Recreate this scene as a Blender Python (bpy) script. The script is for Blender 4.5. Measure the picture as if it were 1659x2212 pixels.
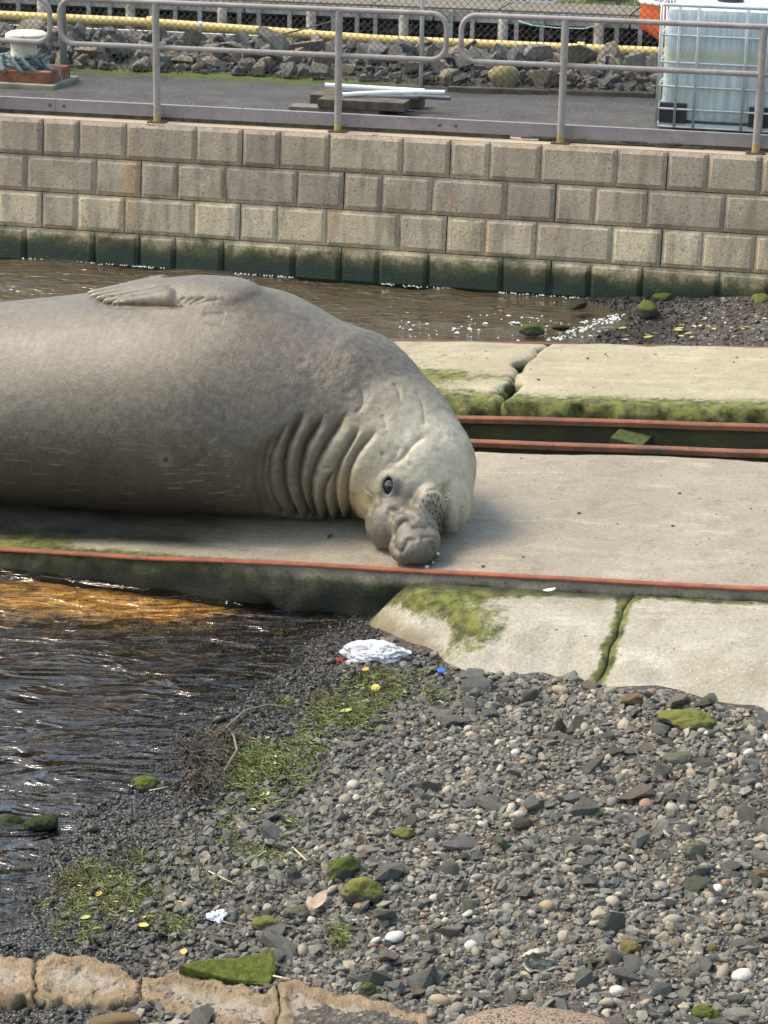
import bpy, bmesh, math, random
import numpy as np
from mathutils import Vector, Matrix
from mathutils.bvhtree import BVHTree

for o in list(bpy.data.objects):
    bpy.data.objects.remove(o)
scene = bpy.context.scene
COL = scene.collection
R = math.radians

# ---------------------------------------------------------------- camera
FOC = 4918.0                      # focal length in units of a 1659 x 2212 frame
PITCH, ROLL, CAMZ = R(19.0), R(1.0), 4.44
fw = np.array([0, math.cos(PITCH), -math.sin(PITCH)])
_up = np.array([0, math.sin(PITCH), math.cos(PITCH)])
_ri = np.array([1.0, 0, 0])
ri = _ri * math.cos(ROLL) + _up * math.sin(ROLL)
up = -_ri * math.sin(ROLL) + _up * math.cos(ROLL)
CAMP = np.array([0, 0, CAMZ])
cam = bpy.data.cameras.new('camera')
cam.sensor_fit = 'VERTICAL'
cam.sensor_height = 36.0
cam.lens = 36.0 * FOC / 2212.0
cam.clip_start = 0.1
cam.clip_end = 2000
camo = bpy.data.objects.new('camera', cam)
COL.objects.link(camo)
camo.matrix_world = Matrix(((ri[0], up[0], -fw[0], 0), (ri[1], up[1], -fw[1], 0), (ri[2], up[2], -fw[2], CAMZ), (0, 0, 0, 1)))
scene.camera = camo

# ---------------------------------------------------------------- sky, sun, exposure
SUN_EL, SUN_AZ = R(54), R(-72)   # azimuth clockwise from +Y: hazy light from behind on the left
world = bpy.data.worlds.new('World')
scene.world = world
world.use_nodes = True
wn = world.node_tree.nodes
sky = wn.new('ShaderNodeTexSky')
sky.sky_type = 'NISHITA'
sky.sun_disc = False
sky.sun_elevation = SUN_EL
sky.sun_rotation = SUN_AZ
sky.air_density = 1.7
sky.dust_density = 3.0
sky.ozone_density = 0.8
wn['Background'].inputs['Strength'].default_value = 0.15
world.node_tree.links.new(sky.outputs[0], wn['Background'].inputs['Color'])
sun = bpy.data.lights.new('sun', 'SUN')
sun.energy = 1.8
sun.angle = R(22)
sun.color = (1.0, 0.90, 0.72)
suno = bpy.data.objects.new('sun', sun)
COL.objects.link(suno)
sd = Vector((math.sin(SUN_AZ) * math.cos(SUN_EL), math.cos(SUN_AZ) * math.cos(SUN_EL), math.sin(SUN_EL)))
suno.rotation_euler = sd.to_track_quat('Z', 'Y').to_euler()
scene.view_settings.view_transform = 'Standard'
scene.view_settings.look = 'None'
scene.view_settings.gamma = 1
scene.view_settings.exposure = 1.15
scene.view_settings.use_curve_mapping = False
scene.cycles.max_bounces = 8
scene.cycles.transparent_max_bounces = 16

# ---------------------------------------------------------------- helpers
def ray(x, y):
    d = fw + ri * (x - 829.5) / FOC - up * (y - 1106) / FOC
    return d / np.linalg.norm(d)
def at(x, y, z=0.0):
    d = ray(x, y)
    return CAMP + d * (z - CAMZ) / d[2]
def at_y(x, y, Y):
    d = ray(x, y)
    return CAMP + d * Y / d[1]
def at_pl(x, y, p, n):
    d = ray(x, y)
    return CAMP + d * np.dot(np.asarray(p) - CAMP, n) / np.dot(d, n)

# the slipway's own frame: a runs up the slip, b across it away from the camera, c off its surface
SP0 = np.array([-2.123, 11.844, 0.10])
_d = -ray(-14500, 450)
SA = _d / np.linalg.norm(_d)
SB = np.cross([0, 0, 1], SA); SB /= np.linalg.norm(SB)
SC = np.cross(SA, SB); SC /= np.linalg.norm(SC)
SM = np.stack([SA, SB, SC])        # rows
def S(a, b, c=0.0):
    return SP0 + a * SA + b * SB + c * SC
def to_slip(p):
    return (np.asarray(p) - SP0) @ SM.T
def slip_at(x, y, c=0.0):
    return to_slip(at_pl(x, y, SP0 + c * SC, SC))
SLIP_MW = Matrix(((SA[0], SB[0], SC[0], SP0[0]), (SA[1], SB[1], SC[1], SP0[1]), (SA[2], SB[2], SC[2], SP0[2]), (0, 0, 0, 1)))

def hash3(i, j, k, seed):
    h = (i.astype(np.int64) * 374761393 + j.astype(np.int64) * 668265263 + k.astype(np.int64) * 2147483647 + seed * 974711) & 0x7fffffff
    h = ((h ^ (h >> 13)) * 1274126177) & 0x7fffffff
    h = (h ^ (h >> 16)) & 0xffff
    return h / 65535.0
def vnoise(P, s=1.0, seed=0):
    """smooth value noise in -1..1 for an (n,3) or (n,2) array"""
    P = np.asarray(P, float) * s
    if P.shape[1] == 2:
        P = np.concatenate([P, np.zeros((len(P), 1))], 1)
    I = np.floor(P).astype(np.int64); f = P - I
    f = f * f * (3 - 2 * f)
    out = np.zeros(len(P))
    for dx in (0, 1):
        for dy in (0, 1):
            for dz in (0, 1):
                w = (f[:, 0] if dx else 1 - f[:, 0]) * (f[:, 1] if dy else 1 - f[:, 1]) * (f[:, 2] if dz else 1 - f[:, 2])
                out += w * hash3(I[:, 0] + dx, I[:, 1] + dy, I[:, 2] + dz, seed)
    return out * 2 - 1
def fbm(P, s=1.0, seed=0, oct=4, gain=0.5):
    P = np.asarray(P, float)
    o = np.zeros(len(P)); a = 1.0
    for i in range(oct):
        o += a * vnoise(P, s * 2 ** i, seed + i * 17); a *= gain
    return o
def sstep(x, a, b):
    t = np.clip((x - a) / (b - a), 0, 1)
    return t * t * (3 - 2 * t)

def np_mesh(name, V, F, smooth=True):
    V = np.asarray(V, np.float32); F = np.asarray(F, np.int32)
    k = F.shape[1]
    me = bpy.data.meshes.new(name)
    me.vertices.add(len(V)); me.vertices.foreach_set('co', V.ravel())
    me.loops.add(F.size); me.loops.foreach_set('vertex_index', F.ravel())
    me.polygons.add(len(F))
    me.polygons.foreach_set('loop_start', np.arange(0, F.size, k, dtype=np.int32))
    me.polygons.foreach_set('loop_total', np.full(len(F), k, np.int32))
    me.polygons.foreach_set('use_smooth', np.full(len(F), smooth, bool))
    me.update(calc_edges=True)
    return me
def link(name, me, m=None, parent=None):
    o = bpy.data.objects.new(name, me)
    COL.objects.link(o)
    if m is not None and me is not None and not me.materials:
        me.materials.append(m)
    if parent is not None:
        o.parent = parent
    return o
def tag(o, label=None, cat=None, group=None, kind=None):
    if label: o['label'] = label
    if cat: o['category'] = cat
    if group: o['group'] = group
    if kind: o['kind'] = kind
    return o
def empty(name, loc=(0, 0, 0), rz=0.0):
    o = bpy.data.objects.new(name, None)
    o.empty_display_size = 0.1
    COL.objects.link(o)
    o.location = loc
    o.rotation_euler = (0, 0, rz)
    return o
def grid_faces(nu, nv):
    i = np.arange(nu - 1)[:, None] * nv + np.arange(nv - 1)[None, :]
    i = i.ravel()
    return np.stack([i, i + nv, i + nv + 1, i + 1], 1)

class MB:
    """collects boxes, tubes and lathes into one mesh"""
    def __init__(s):
        s.v = []; s.f = []
    def raw(s, V, F):
        o = len(s.v)
        s.v += [tuple(map(float, p)) for p in V]
        s.f += [tuple(i + o for i in q) for q in F]
        return s
    def box(s, c, h, ax=None):
        c = np.asarray(c, float)
        ax = np.eye(3) if ax is None else np.asarray(ax, float)
        V = [c + ax[0] * h[0] * x + ax[1] * h[1] * y + ax[2] * h[2] * z for x in (-1, 1) for y in (-1, 1) for z in (-1, 1)]
        return s.raw(V, [(0, 1, 3, 2), (4, 6, 7, 5), (0, 4, 5, 1), (2, 3, 7, 6), (0, 2, 6, 4), (1, 5, 7, 3)])
    def bar(s, p, q, w, h, upv=(0, 0, 1)):
        p = np.asarray(p, float); q = np.asarray(q, float)
        d = q - p; L = np.linalg.norm(d); d /= L
        side = np.cross(upv, d); side /= np.linalg.norm(side)
        u = np.cross(d, side)
        return s.box((p + q) / 2, (L / 2, w / 2, h / 2), (d, side, u))
    def tube(s, path, r, n=10, closed=False, caps=True):
        P = np.asarray(path, float); m = len(P)
        rr = np.full(m, r) if np.isscalar(r) else np.asarray(r, float)
        if closed:
            T = np.roll(P, -1, 0) - np.roll(P, 1, 0)
        else:
            T = np.gradient(P, axis=0)
        T /= np.linalg.norm(T, axis=1)[:, None] + 1e-12
        ref = np.array([0, 0, 1.0]) if abs(T[0][2]) < .9 else np.array([1.0, 0, 0])
        nrm = np.cross(T[0], ref); nrm /= np.linalg.norm(nrm)
        V = []
        for i in range(m):
            nrm = nrm - T[i] * np.dot(nrm, T[i]); nrm /= np.linalg.norm(nrm) + 1e-12
            bn = np.cross(T[i], nrm)
            for k in range(n):
                a = 2 * math.pi * k / n
                V.append(P[i] + rr[i] * (nrm * math.cos(a) + bn * math.sin(a)))
        F = []
        for i in range(m if closed else m - 1):
            j = (i + 1) % m
            for k in range(n):
                l = (k + 1) % n
                F.append((i * n + k, i * n + l, j * n + l, j * n + k))
        if caps and not closed:
            F.append(tuple(range(n))[::-1]); F.append(tuple((m - 1) * n + k for k in range(n)))
        return s.raw(V, F)
    def lathe(s, prof, c=(0, 0, 0), n=24):
        V = []; F = []
        for r, z in prof:
            for k in range(n):
                a = 2 * math.pi * k / n
                V.append((c[0] + r * math.cos(a), c[1] + r * math.sin(a), c[2] + z))
        for i in range(len(prof) - 1):
            for k in range(n):
                l = (k + 1) % n
                F.append((i * n + k, i * n + l, (i + 1) * n + l, (i + 1) * n + k))
        F.append(tuple(range(n))[::-1]); F.append(tuple((len(prof) - 1) * n + k for k in range(n)))
        return s.raw(V, F)
    def build(s, name, m, parent=None, smooth=False, bevel=0.0):
        me = bpy.data.meshes.new(name)
        me.from_pydata(s.v, [], s.f)
        me.update()
        if bevel:
            bm = bmesh.new(); bm.from_mesh(me)
            bmesh.ops.recalc_face_normals(bm, faces=bm.faces)
            bmesh.ops.bevel(bm, geom=[e for e in bm.edges if len(e.link_faces) == 2 and e.calc_face_angle(0) > .6], offset=bevel, segments=2, affect='EDGES', profile=.7)
            bm.to_mesh(me); bm.free()
        if smooth:
            me.polygons.foreach_set('use_smooth', np.ones(len(me.polygons), bool))
            if smooth == 'auto':
                me.set_sharp_from_angle(angle=R(40))
        return link(name, me, m, parent)

# ---------------------------------------------------------------- materials
class NT:
    def __init__(s, name):
        s.m = bpy.data.materials.new(name); s.m.use_nodes = True
        s.t = s.m.node_tree; s.b = s.t.nodes['Principled BSDF']; s.o = s.t.nodes['Material Output']
        s.b.inputs['Specular IOR Level'].default_value = 0.35
    def n(s, typ, props=None, **inp):
        nd = s.t.nodes.new('ShaderNode' + typ)
        for k, v in (props or {}).items():
            setattr(nd, k, v)
        for k, v in inp.items():
            k = int(k[1:]) if k[0] == '_' and k[1:].isdigit() else k.replace('_', ' ')
            s.put(nd.inputs[k], v)
        return nd
    def put(s, sock, v):
        if isinstance(v, bpy.types.NodeSocket):
            s.t.links.new(v, sock)
        elif isinstance(v, bpy.types.Node):
            s.t.links.new(v.outputs[0], sock)
        elif isinstance(v, (tuple, list)) and len(v) == 3 and sock.type == 'RGBA':
            sock.default_value = (*v, 1)
        else:
            sock.default_value = v
    def set(s, **inp):
        for k, v in inp.items():
            s.put(s.b.inputs[k.replace('_', ' ')], v)
        return s
    def co(s, world=False, scale=None):
        c = s.n('NewGeometry').outputs['Position'] if world else s.n('TexCoord').outputs['Object']
        if scale is not None:
            c = s.n('Mapping', Vector=c, Scale=scale).outputs[0]
        return c
    def noise(s, sc, det=5, rough=.55, co=None, dist=0.0):
        return s.n('TexNoise', Vector=co if co is not None else s.co(), Scale=sc, Detail=det, Roughness=rough, Distortion=dist).outputs[0]
    def ramp(s, f, stops, interp='LINEAR'):
        r = s.n('ValToRGB', Fac=f); e = r.color_ramp.elements
        r.color_ramp.interpolation = interp
        while len(e) < len(stops):
            e.new(0.5)
        for el, (p, c) in zip(e, stops):
            el.position = p
            el.color = (c, c, c, 1) if isinstance(c, (int, float)) else (*c, 1)
        return r.outputs[0]
    def mix(s, f, a, b, mode='MIX'):
        nd = s.n('Mix', {'data_type': 'RGBA', 'blend_type': mode})
        s.put(nd.inputs[0], f); s.put(nd.inputs[6], a); s.put(nd.inputs[7], b)
        return nd.outputs[2]
    def math(s, op, a, b=0.0, c=None):
        nd = s.n('Math', {'operation': op}); s.put(nd.inputs[0], a); s.put(nd.inputs[1], b)
        if c is not None: s.put(nd.inputs[2], c)
        return nd.outputs[0]
    def rng(s, v, a, b, c=0.0, d=1.0):
        return s.n('MapRange', Value=v, From_Min=a, From_Max=b, To_Min=c, To_Max=d).outputs[0]
    def xyz(s, v):
        return s.n('SeparateXYZ', Vector=v).outputs
    def bump(s, h, dist=.01, st=1.0, prev=None):
        nd = s.n('Bump', Height=h, Distance=dist, Strength=st)
        if prev is not None: s.put(nd.inputs['Normal'], prev)
        s.put(s.b.inputs['Normal'], nd.outputs[0])
        return nd.outputs[0]

def simple(name, c1, c2=None, sc=6, rough=.75, bump=.003, bsc=60, metal=0.0, stops=(.35, .65), world=False, spec=.35, fleck=None):
    t = NT(name); co = t.co(world)
    c2 = c2 or tuple(x * .7 for x in c1)
    col = t.mix(t.ramp(t.noise(sc, 6, .6, co), [(stops[0], 0.0), (stops[1], 1.0)]), c1, c2)
    if fleck:
        col = t.mix(t.ramp(t.noise(bsc * 1.3, 3, .5, co), [(fleck[1], 0.0), (fleck[1] + .06, 1.0)]), col, fleck[0])
    t.set(Base_Color=col, Roughness=rough, Metallic=metal)
    t.b.inputs['Specular IOR Level'].default_value = spec
    if bump:
        t.bump(t.noise(bsc, 6, .6, co), bump)
    return t.m

def mat_wall():
    t = NT('wall_concrete'); w = t.co(True); z = t.xyz(w)[2]
    oi = t.n('ObjectInfo')
    n1 = t.noise(2.2, 6, .6, w); n2 = t.noise(30, 4, .6, w)
    top = t.mix(t.ramp(n1, [(.35, 0.0), (.65, 1.0)]), (.35, .27, .182), (.50, .40, .28))
    low = t.mix(t.ramp(n1, [(.35, 0.0), (.65, 1.0)]), (.56, .44, .26), (.70, .57, .37))
    col = t.mix(t.rng(z, .55, .66), low, top)
    col = t.mix(t.math('MULTIPLY', oi.outputs['Random'], .55), col, (.27, .22, .17))
    # vertical run-off staining and rust
    st = t.noise(1.0, 4, .6, t.co(True, (9, 9, 1.1)))
    col = t.mix(t.math('MULTIPLY', t.ramp(st, [(.46, 0.0), (.66, 1.0)]), .55), col, (.15, .13, .105))
    st2 = t.noise(1.0, 4, .6, t.co(True, (4.3, 4.3, 1.6)))
    col = t.mix(t.math('MULTIPLY', t.ramp(st2, [(.60, 0.0), (.72, 1.0)]), .6), col, (.48, .26, .11))
    col = t.mix(t.math('MULTIPLY', t.ramp(t.noise(5.0, 8, .8, w), [(.56, 0.0), (.68, 1.0)]), .55), col, (.55, .52, .45))
    col = t.mix(t.math('MULTIPLY', t.ramp(t.noise(70, 6, .8, w), [(.36, 1.0), (.54, 0.0)]), .55), col, (.13, .11, .085))
    col = t.mix(t.ramp(n2, [(.28, .55), (.42, 0.0)]), col, (.11, .09, .07))
    # algae below the tide mark: green, then near-black at the water
    zz = t.math('ADD', z, t.math('MULTIPLY', t.math('SUBTRACT', t.noise(3.5, 8, .78, w), .5), .42))
    col = t.mix(t.rng(zz, .30, .17), col, (.105, .095, .034))
    col = t.mix(t.rng(zz, .235, .11), col, (.016, .028, .016))
    t.set(Base_Color=col, Roughness=t.rng(zz, .05, .2, .35, .9))
    b = t.bump(t.noise(45, 5, .65, w), .006)
    t.bump(t.ramp(t.noise(60, 2, .5, w), [(.30, 0.0), (.38, 1.0)]), .006, .8, b)
    return t.m

def mat_slab(name, base1, base2, moss=.5, wet=None, streak=True):
    t = NT(name); co = t.co(True)
    col = t.mix(t.ramp(t.noise(1.3, 9, .72, co), [(.38, 0.0), (.62, 1.0)]), tuple(x * .88 for x in base1), tuple(x * .88 for x in base2))
    col = t.mix(t.math('MULTIPLY', t.ramp(t.noise(4.5, 8, .75, co, .5), [(.50, 0.0), (.64, 1.0)]), .5), col, tuple(x * .58 for x in base1))
    col = t.mix(t.math('MULTIPLY', t.ramp(t.noise(1.0, 8, .75, t.co(False, (1.5, 6, 1))), [(.54, 0.0), (.66, 1.0)]), .5), col, tuple(min(.7, x * 1.28) for x in base2))
    col = t.mix(t.math('MULTIPLY', t.ramp(t.noise(60, 6, .8, co), [(.35, 1.0), (.55, 0.0)]), .5), col, tuple(x * .45 for x in base1))
    col = t.mix(t.ramp(t.noise(95, 3, .6, co), [(.62, 0.0), (.70, .7)]), col, tuple(min(.75, x * 1.4) for x in base2))
    col = t.mix(t.ramp(t.noise(33, 2, .5, co), [(.70, 0.0), (.74, .75)]), col, (.09, .08, .06))
    oc = t.math('ADD', t.n('Attribute', {'attribute_name': 'ochre'}).outputs['Fac'], t.math('MULTIPLY', t.math('SUBTRACT', t.noise(6, 6, .7, co), .5), .6))
    col = t.mix(t.rng(oc, .3, .6, 0.0, .85), col, t.mix(t.noise(25, 5, .6, co), (.22, .16, .085), (.15, .12, .065)))
    att = t.n('Attribute', {'attribute_name': 'moss'}).outputs['Fac']
    mn = t.math('ADD', att, t.math('MULTIPLY', t.math('SUBTRACT', t.noise(11, 9, .85, co), .5), 1.5))
    mcol = t.mix(t.ramp(t.noise(14, 5, .6, co), [(.35, 0.0), (.62, 1.0)]), (.03, .036, .009), (.17, .175, .04))
    col = t.mix(t.rng(mn, .34, .54), col, mcol)
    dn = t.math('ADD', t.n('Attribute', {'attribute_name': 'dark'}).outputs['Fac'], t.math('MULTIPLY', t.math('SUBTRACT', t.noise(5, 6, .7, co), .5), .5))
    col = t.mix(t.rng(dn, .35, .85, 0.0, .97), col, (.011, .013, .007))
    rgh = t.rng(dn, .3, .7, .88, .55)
    t.set(Base_Color=col, Roughness=rgh)
    b = t.bump(t.noise(40, 9, .8, co), .014)
    t.bump(t.noise(6, 6, .7, co), .03, .7, b)
    return t.m

def mat_rust(name, c1, c2, c3, sc=8, rough=.8, dirt=(.05, .035, .025)):
    t = NT(name); co = t.co(True)
    col = t.mix(t.ramp(t.noise(sc, 6, .65, co), [(.38, 0.0), (.6, 1.0)]), c1, c2)
    col = t.mix(t.ramp(t.noise(sc * .45, 6, .7, co), [(.56, 0.0), (.68, 1.0)]), col, c3)
    col = t.mix(t.ramp(t.noise(sc * 5, 3, .6, co), [(.3, .7), (.42, 0.0)]), col, dirt)
    t.set(Base_Color=col, Roughness=rough)
    t.bump(t.noise(60, 6, .65, co), .004)
    return t.m

def mat_water():
    t = NT('water'); co = t.co(True); x, y, z = t.xyz(co)[0:3]
    n1 = t.n('TexNoise', Vector=t.co(True, (1.0, 2.8, 1)), Scale=2.7, Detail=2.5, Roughness=.5, Distortion=1.2).outputs[0]
    n2 = t.n('TexNoise', Vector=t.co(True, (1.0, 1.8, 1)), Scale=9.0, Detail=2, Roughness=.5, Distortion=.6).outputs[0]
    b1 = t.n('Bump', Height=n1, Distance=.08, Strength=1.0)
    b2 = t.n('Bump', Height=n2, Distance=.006, Strength=1.0, Normal=b1.outputs[0])
    att = t.n('Attribute', {'attribute_name': 'depth'}).outputs['Fac']
    mud = t.n('Attribute', {'attribute_name': 'mud'}).outputs['Fac']
    fr = t.n('Fresnel', IOR=1.5, Normal=b2.outputs[0]).outputs[0]
    gl = t.n('BsdfGlossy', Color=(1, 1, 1), Roughness=.07, Normal=b2.outputs[0])
    tr = t.n('BsdfTransparent', Color=(.88, .81, .66))
    df = t.n('BsdfDiffuse', Color=t.mix(mud, (.016, .015, .012), (.072, .056, .030)), Normal=b1.outputs[0])
    mk = t.math('ADD', t.rng(att, .03, .30, 0.0, .62), t.math('MULTIPLY', mud, .33))
    body = t.n('MixShader'); t.put(body.inputs[0], mk); t.put(body.inputs[1], tr.outputs[0]); t.put(body.inputs[2], df.outputs[0])
    out = t.n('MixShader'); t.put(out.inputs[0], fr); t.put(out.inputs[1], body.outputs[0]); t.put(out.inputs[2], gl.outputs[0])
    t.t.links.new(out.outputs[0], t.o.inputs['Surface'])
    return t.m

def mat_stones(name, stops, rough=.85, wetland=True, bump=.004):
    """one colour per loose stone; the wet fringe along the waterline is darker and glossy"""
    t = NT(name); g = t.n('NewGeometry'); co = g.outputs['Position']
    col = t.ramp(g.outputs['Random Per Island'], stops, 'CONSTANT')
    col = t.mix(t.math('MULTIPLY', t.noise(90, 3, .6, co), .5), col, (.04, .04, .036))
    xyz = t.xyz(co)
    wet = t.rng(t.math('ADD', xyz[2], t.math('MULTIPLY', t.math('SUBTRACT', t.noise(4, 4, .6, co), .5), .07)), .115, .045)
    if wetland:
        col = t.mix(t.math('MULTIPLY', wet, .85), col, t.mix(.5, (.012, .012, .013), col, 'MULTIPLY'))
        t.set(Roughness=t.rng(wet, 0.0, 1.0, rough, .16))
    else:
        t.set(Roughness=rough)
    t.set(Base_Color=col)
    if bump: t.bump(t.noise(120, 4, .6, co), bump)
    return t.m

def mat_moss_stone(name, stone, moss, lo=.1, hi=.6, sc=12):
    t = NT(name); co = t.co(False)
    nz = t.xyz(t.n('NewGeometry').outputs['Normal'])[2]
    f = t.rng(t.math('ADD', nz, t.math('MULTIPLY', t.math('SUBTRACT', t.noise(sc, 6, .7, co), .5), 1.6)), lo, hi)
    mc = t.mix(t.ramp(t.noise(sc * 3, 5, .65, co), [(.35, 0.0), (.65, 1.0)]), moss, tuple(x * .45 for x in moss))
    sc_ = t.mix(t.noise(sc * 2, 5, .6, co), stone, tuple(x * .55 for x in stone))
    t.set(Base_Color=t.mix(f, sc_, mc), Roughness=.9)
    b = t.bump(t.noise(sc * 9, 8, .85, co), .03)
    t.bump(t.noise(sc * 2.5, 4, .6, co), .04, .8, b)
    return t.m

# ---------------------------------------------------------------- ground, water, slipway
WL_Y = np.array([5.0, 6.5, 7.83, 8.05, 8.65, 9.1, 9.6, 10.26, 11.0, 11.3, 12.0])
WL_X = np.array([-1.62, -1.48, -1.40, -1.34, -1.22, -1.02, -0.86, -0.5, -0.12, 0.0, 0.05])
def zg(x, y, rough=True):
    """height of the ground: shingle beach, bed under the water and under the slip, far beach"""
    x = np.asarray(x, float); y = np.asarray(y, float)
    d = (x - np.interp(y, WL_Y, WL_X)) * .86
    z = np.where(d > 0, .115 * d - .008 * d * d, .13 * d)
    z = np.maximum(z, -.55)
    P = np.stack([x.ravel(), y.ravel()], 1)
    if rough:
        z = z + (fbm(P, 1.3, 3, 3) * .020 + fbm(P, 6.0, 9, 2) * .006).reshape(x.shape)
    rel = (np.stack([x, y, np.zeros_like(x)], -1) - SP0)
    b = rel @ SB; a = (rel @ SA)
    slip = SP0[2] + a * SA[2] - .36
    z = np.where(b > .12, np.minimum(z, slip), z)
    z = np.where(b > 2.2, slip + .10, z)
    d2 = (x - 1.72 + .25 * np.sin(y * 3.1)) * .9
    far = np.where(d2 > 0, .11 * d2, .22 * d2)
    far = np.maximum(far, -.7)
    if rough:
        far = far + (fbm(P, 2.3, 5, 3) * .02).reshape(x.shape)
    return np.where(b > 4.93, far, z)

def at_ground(x, y, lift=0.0):
    d = ray(x, y); z = .1
    for _ in range(8):
        k = (z - CAMZ) / d[2]
        q = (d[0] * k - float(np.interp(d[1] * k, WL_Y, WL_X))) * .86
        z = (.115 * q - .008 * q * q if q > 0 else max(.13 * q, -.55)) + lift
    return CAMP + d * (z - CAMZ) / d[2]

def mat_ground():
    t = NT('shingle_bed'); co = t.co(True); z = t.xyz(co)[2]
    v = t.n('TexVoronoi', Vector=co, Scale=55.0, Randomness=1.0)
    col = t.ramp(t.xyz(v.outputs['Color'])[0], [(0, (.045, .043, .04)), (.45, (.075, .07, .062)), (.72, (.11, .09, .07)), (.9, (.22, .19, .15))], 'CONSTANT')
    col = t.mix(t.ramp(t.noise(1.6, 5, .6, co), [(.42, 0.0), (.62, .7)]), col, (.055, .038, .026))
    wet = t.rng(t.math('ADD', z, t.math('MULTIPLY', t.math('SUBTRACT', t.noise(4, 4, .6, co), .5), .07)), .085, .03)
    col = t.mix(t.math('MULTIPLY', wet, .8), col, (.022, .021, .02))
    sand = t.n('Attribute', {'attribute_name': 'sand'}).outputs['Fac']
    sf = t.math('ADD', sand, t.math('MULTIPLY', t.math('SUBTRACT', t.noise(6, 7, .75, co), .5), 1.3))
    col = t.mix(t.rng(sf, .35, .6), col, t.mix(t.noise(9, 5, .6, co), (.74, .48, .16), (.46, .29, .09)))
    t.set(Base_Color=col, Roughness=t.rng(wet, 0, 1, .9, .35))
    t.bump(v.outputs['Distance'], .012, 1.0)
    return t.m

nx, ny = 380, 420
gx = np.linspace(-7, 7.5, nx); gy = np.concatenate([np.linspace(3.0, 6.5, 30), np.linspace(6.52, 19.4, ny - 30)])
GX, GY = np.meshgrid(gx, gy, indexing='ij')
GZ = zg(GX, GY)
me = np_mesh('beach', np.stack([GX, GY, GZ], -1).reshape(-1, 3), grid_faces(nx, ny))
pts = np.stack([GX.ravel(), GY.ravel()], 1)
c0 = at(185, 1300, -.15)[:2]; ax0 = SA[:2] / np.linalg.norm(SA[:2]); ax1 = np.array([-ax0[1], ax0[0]])
rel = pts - c0
sand = 1.25 - np.sqrt((rel @ ax0 / 1.15) ** 2 + (rel @ ax1 / .60) ** 2)
co_ = np.zeros(len(me.vertices) * 3, np.float32); me.vertices.foreach_get('co', co_); co_ = co_.reshape(-1, 3)
co_[:, 2] = np.where(sand > 0, np.maximum(co_[:, 2], np.minimum(co_[:, 2] + .16 * np.clip(sand * 2, 0, 1), -.05)), co_[:, 2]); me.vertices.foreach_set('co', co_.ravel()); me.update()
at_ = me.attributes.new('sand', 'FLOAT', 'POINT'); at_.data.foreach_set('value', sand.astype(np.float32))
tag(link('beach', me, mat_ground()), 'dark shingle beach sloping down into the shallow water', None, None, 'structure')

# water sheet with low wavelets
nx, ny = 330, 380
gx = np.linspace(-7, 3.4, nx); gy = np.linspace(5.0, 19.6, ny)
WX, WY = np.meshgrid(gx, gy, indexing='ij')
P2 = np.stack([WX.ravel(), WY.ravel()], 1)
wz = (fbm(P2 * [1.0, 1.9] + .3 * vnoise(P2, 1.1, 41)[:, None], 2.0, 31, 2) * .022)
wdep = -zg(WX, WY, False).ravel()
wz *= np.clip(wdep / .16, .10, 1)
me = np_mesh('water', np.stack([WX.ravel(), WY.ravel(), wz], 1), grid_faces(nx, ny))
rel = np.stack([WX.ravel(), WY.ravel(), np.zeros(len(P2))], 1) - SP0
wrel = P2 - c0; wsand = 1.25 - np.sqrt((wrel @ ax0 / 1.15) ** 2 + (wrel @ ax1 / .60) ** 2)
wdep = np.where(wsand > 0, wdep * (1 - .75 * np.clip(wsand * 2, 0, 1)), wdep)
dep = np.where(rel @ SB > 0.3, .5, np.clip(wdep, 0, 1))
at_ = me.attributes.new('depth', 'FLOAT', 'POINT'); at_.data.foreach_set('value', dep.astype(np.float32))
at_ = me.attributes.new('mud', 'FLOAT', 'POINT'); at_.data.foreach_set('value', (rel @ SB > 0.3).astype(np.float32))
M_WATER = mat_water()
tag(link('water', me, M_WATER), 'rippled shallow harbour water around the slipway', None, None, 'structure')

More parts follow.
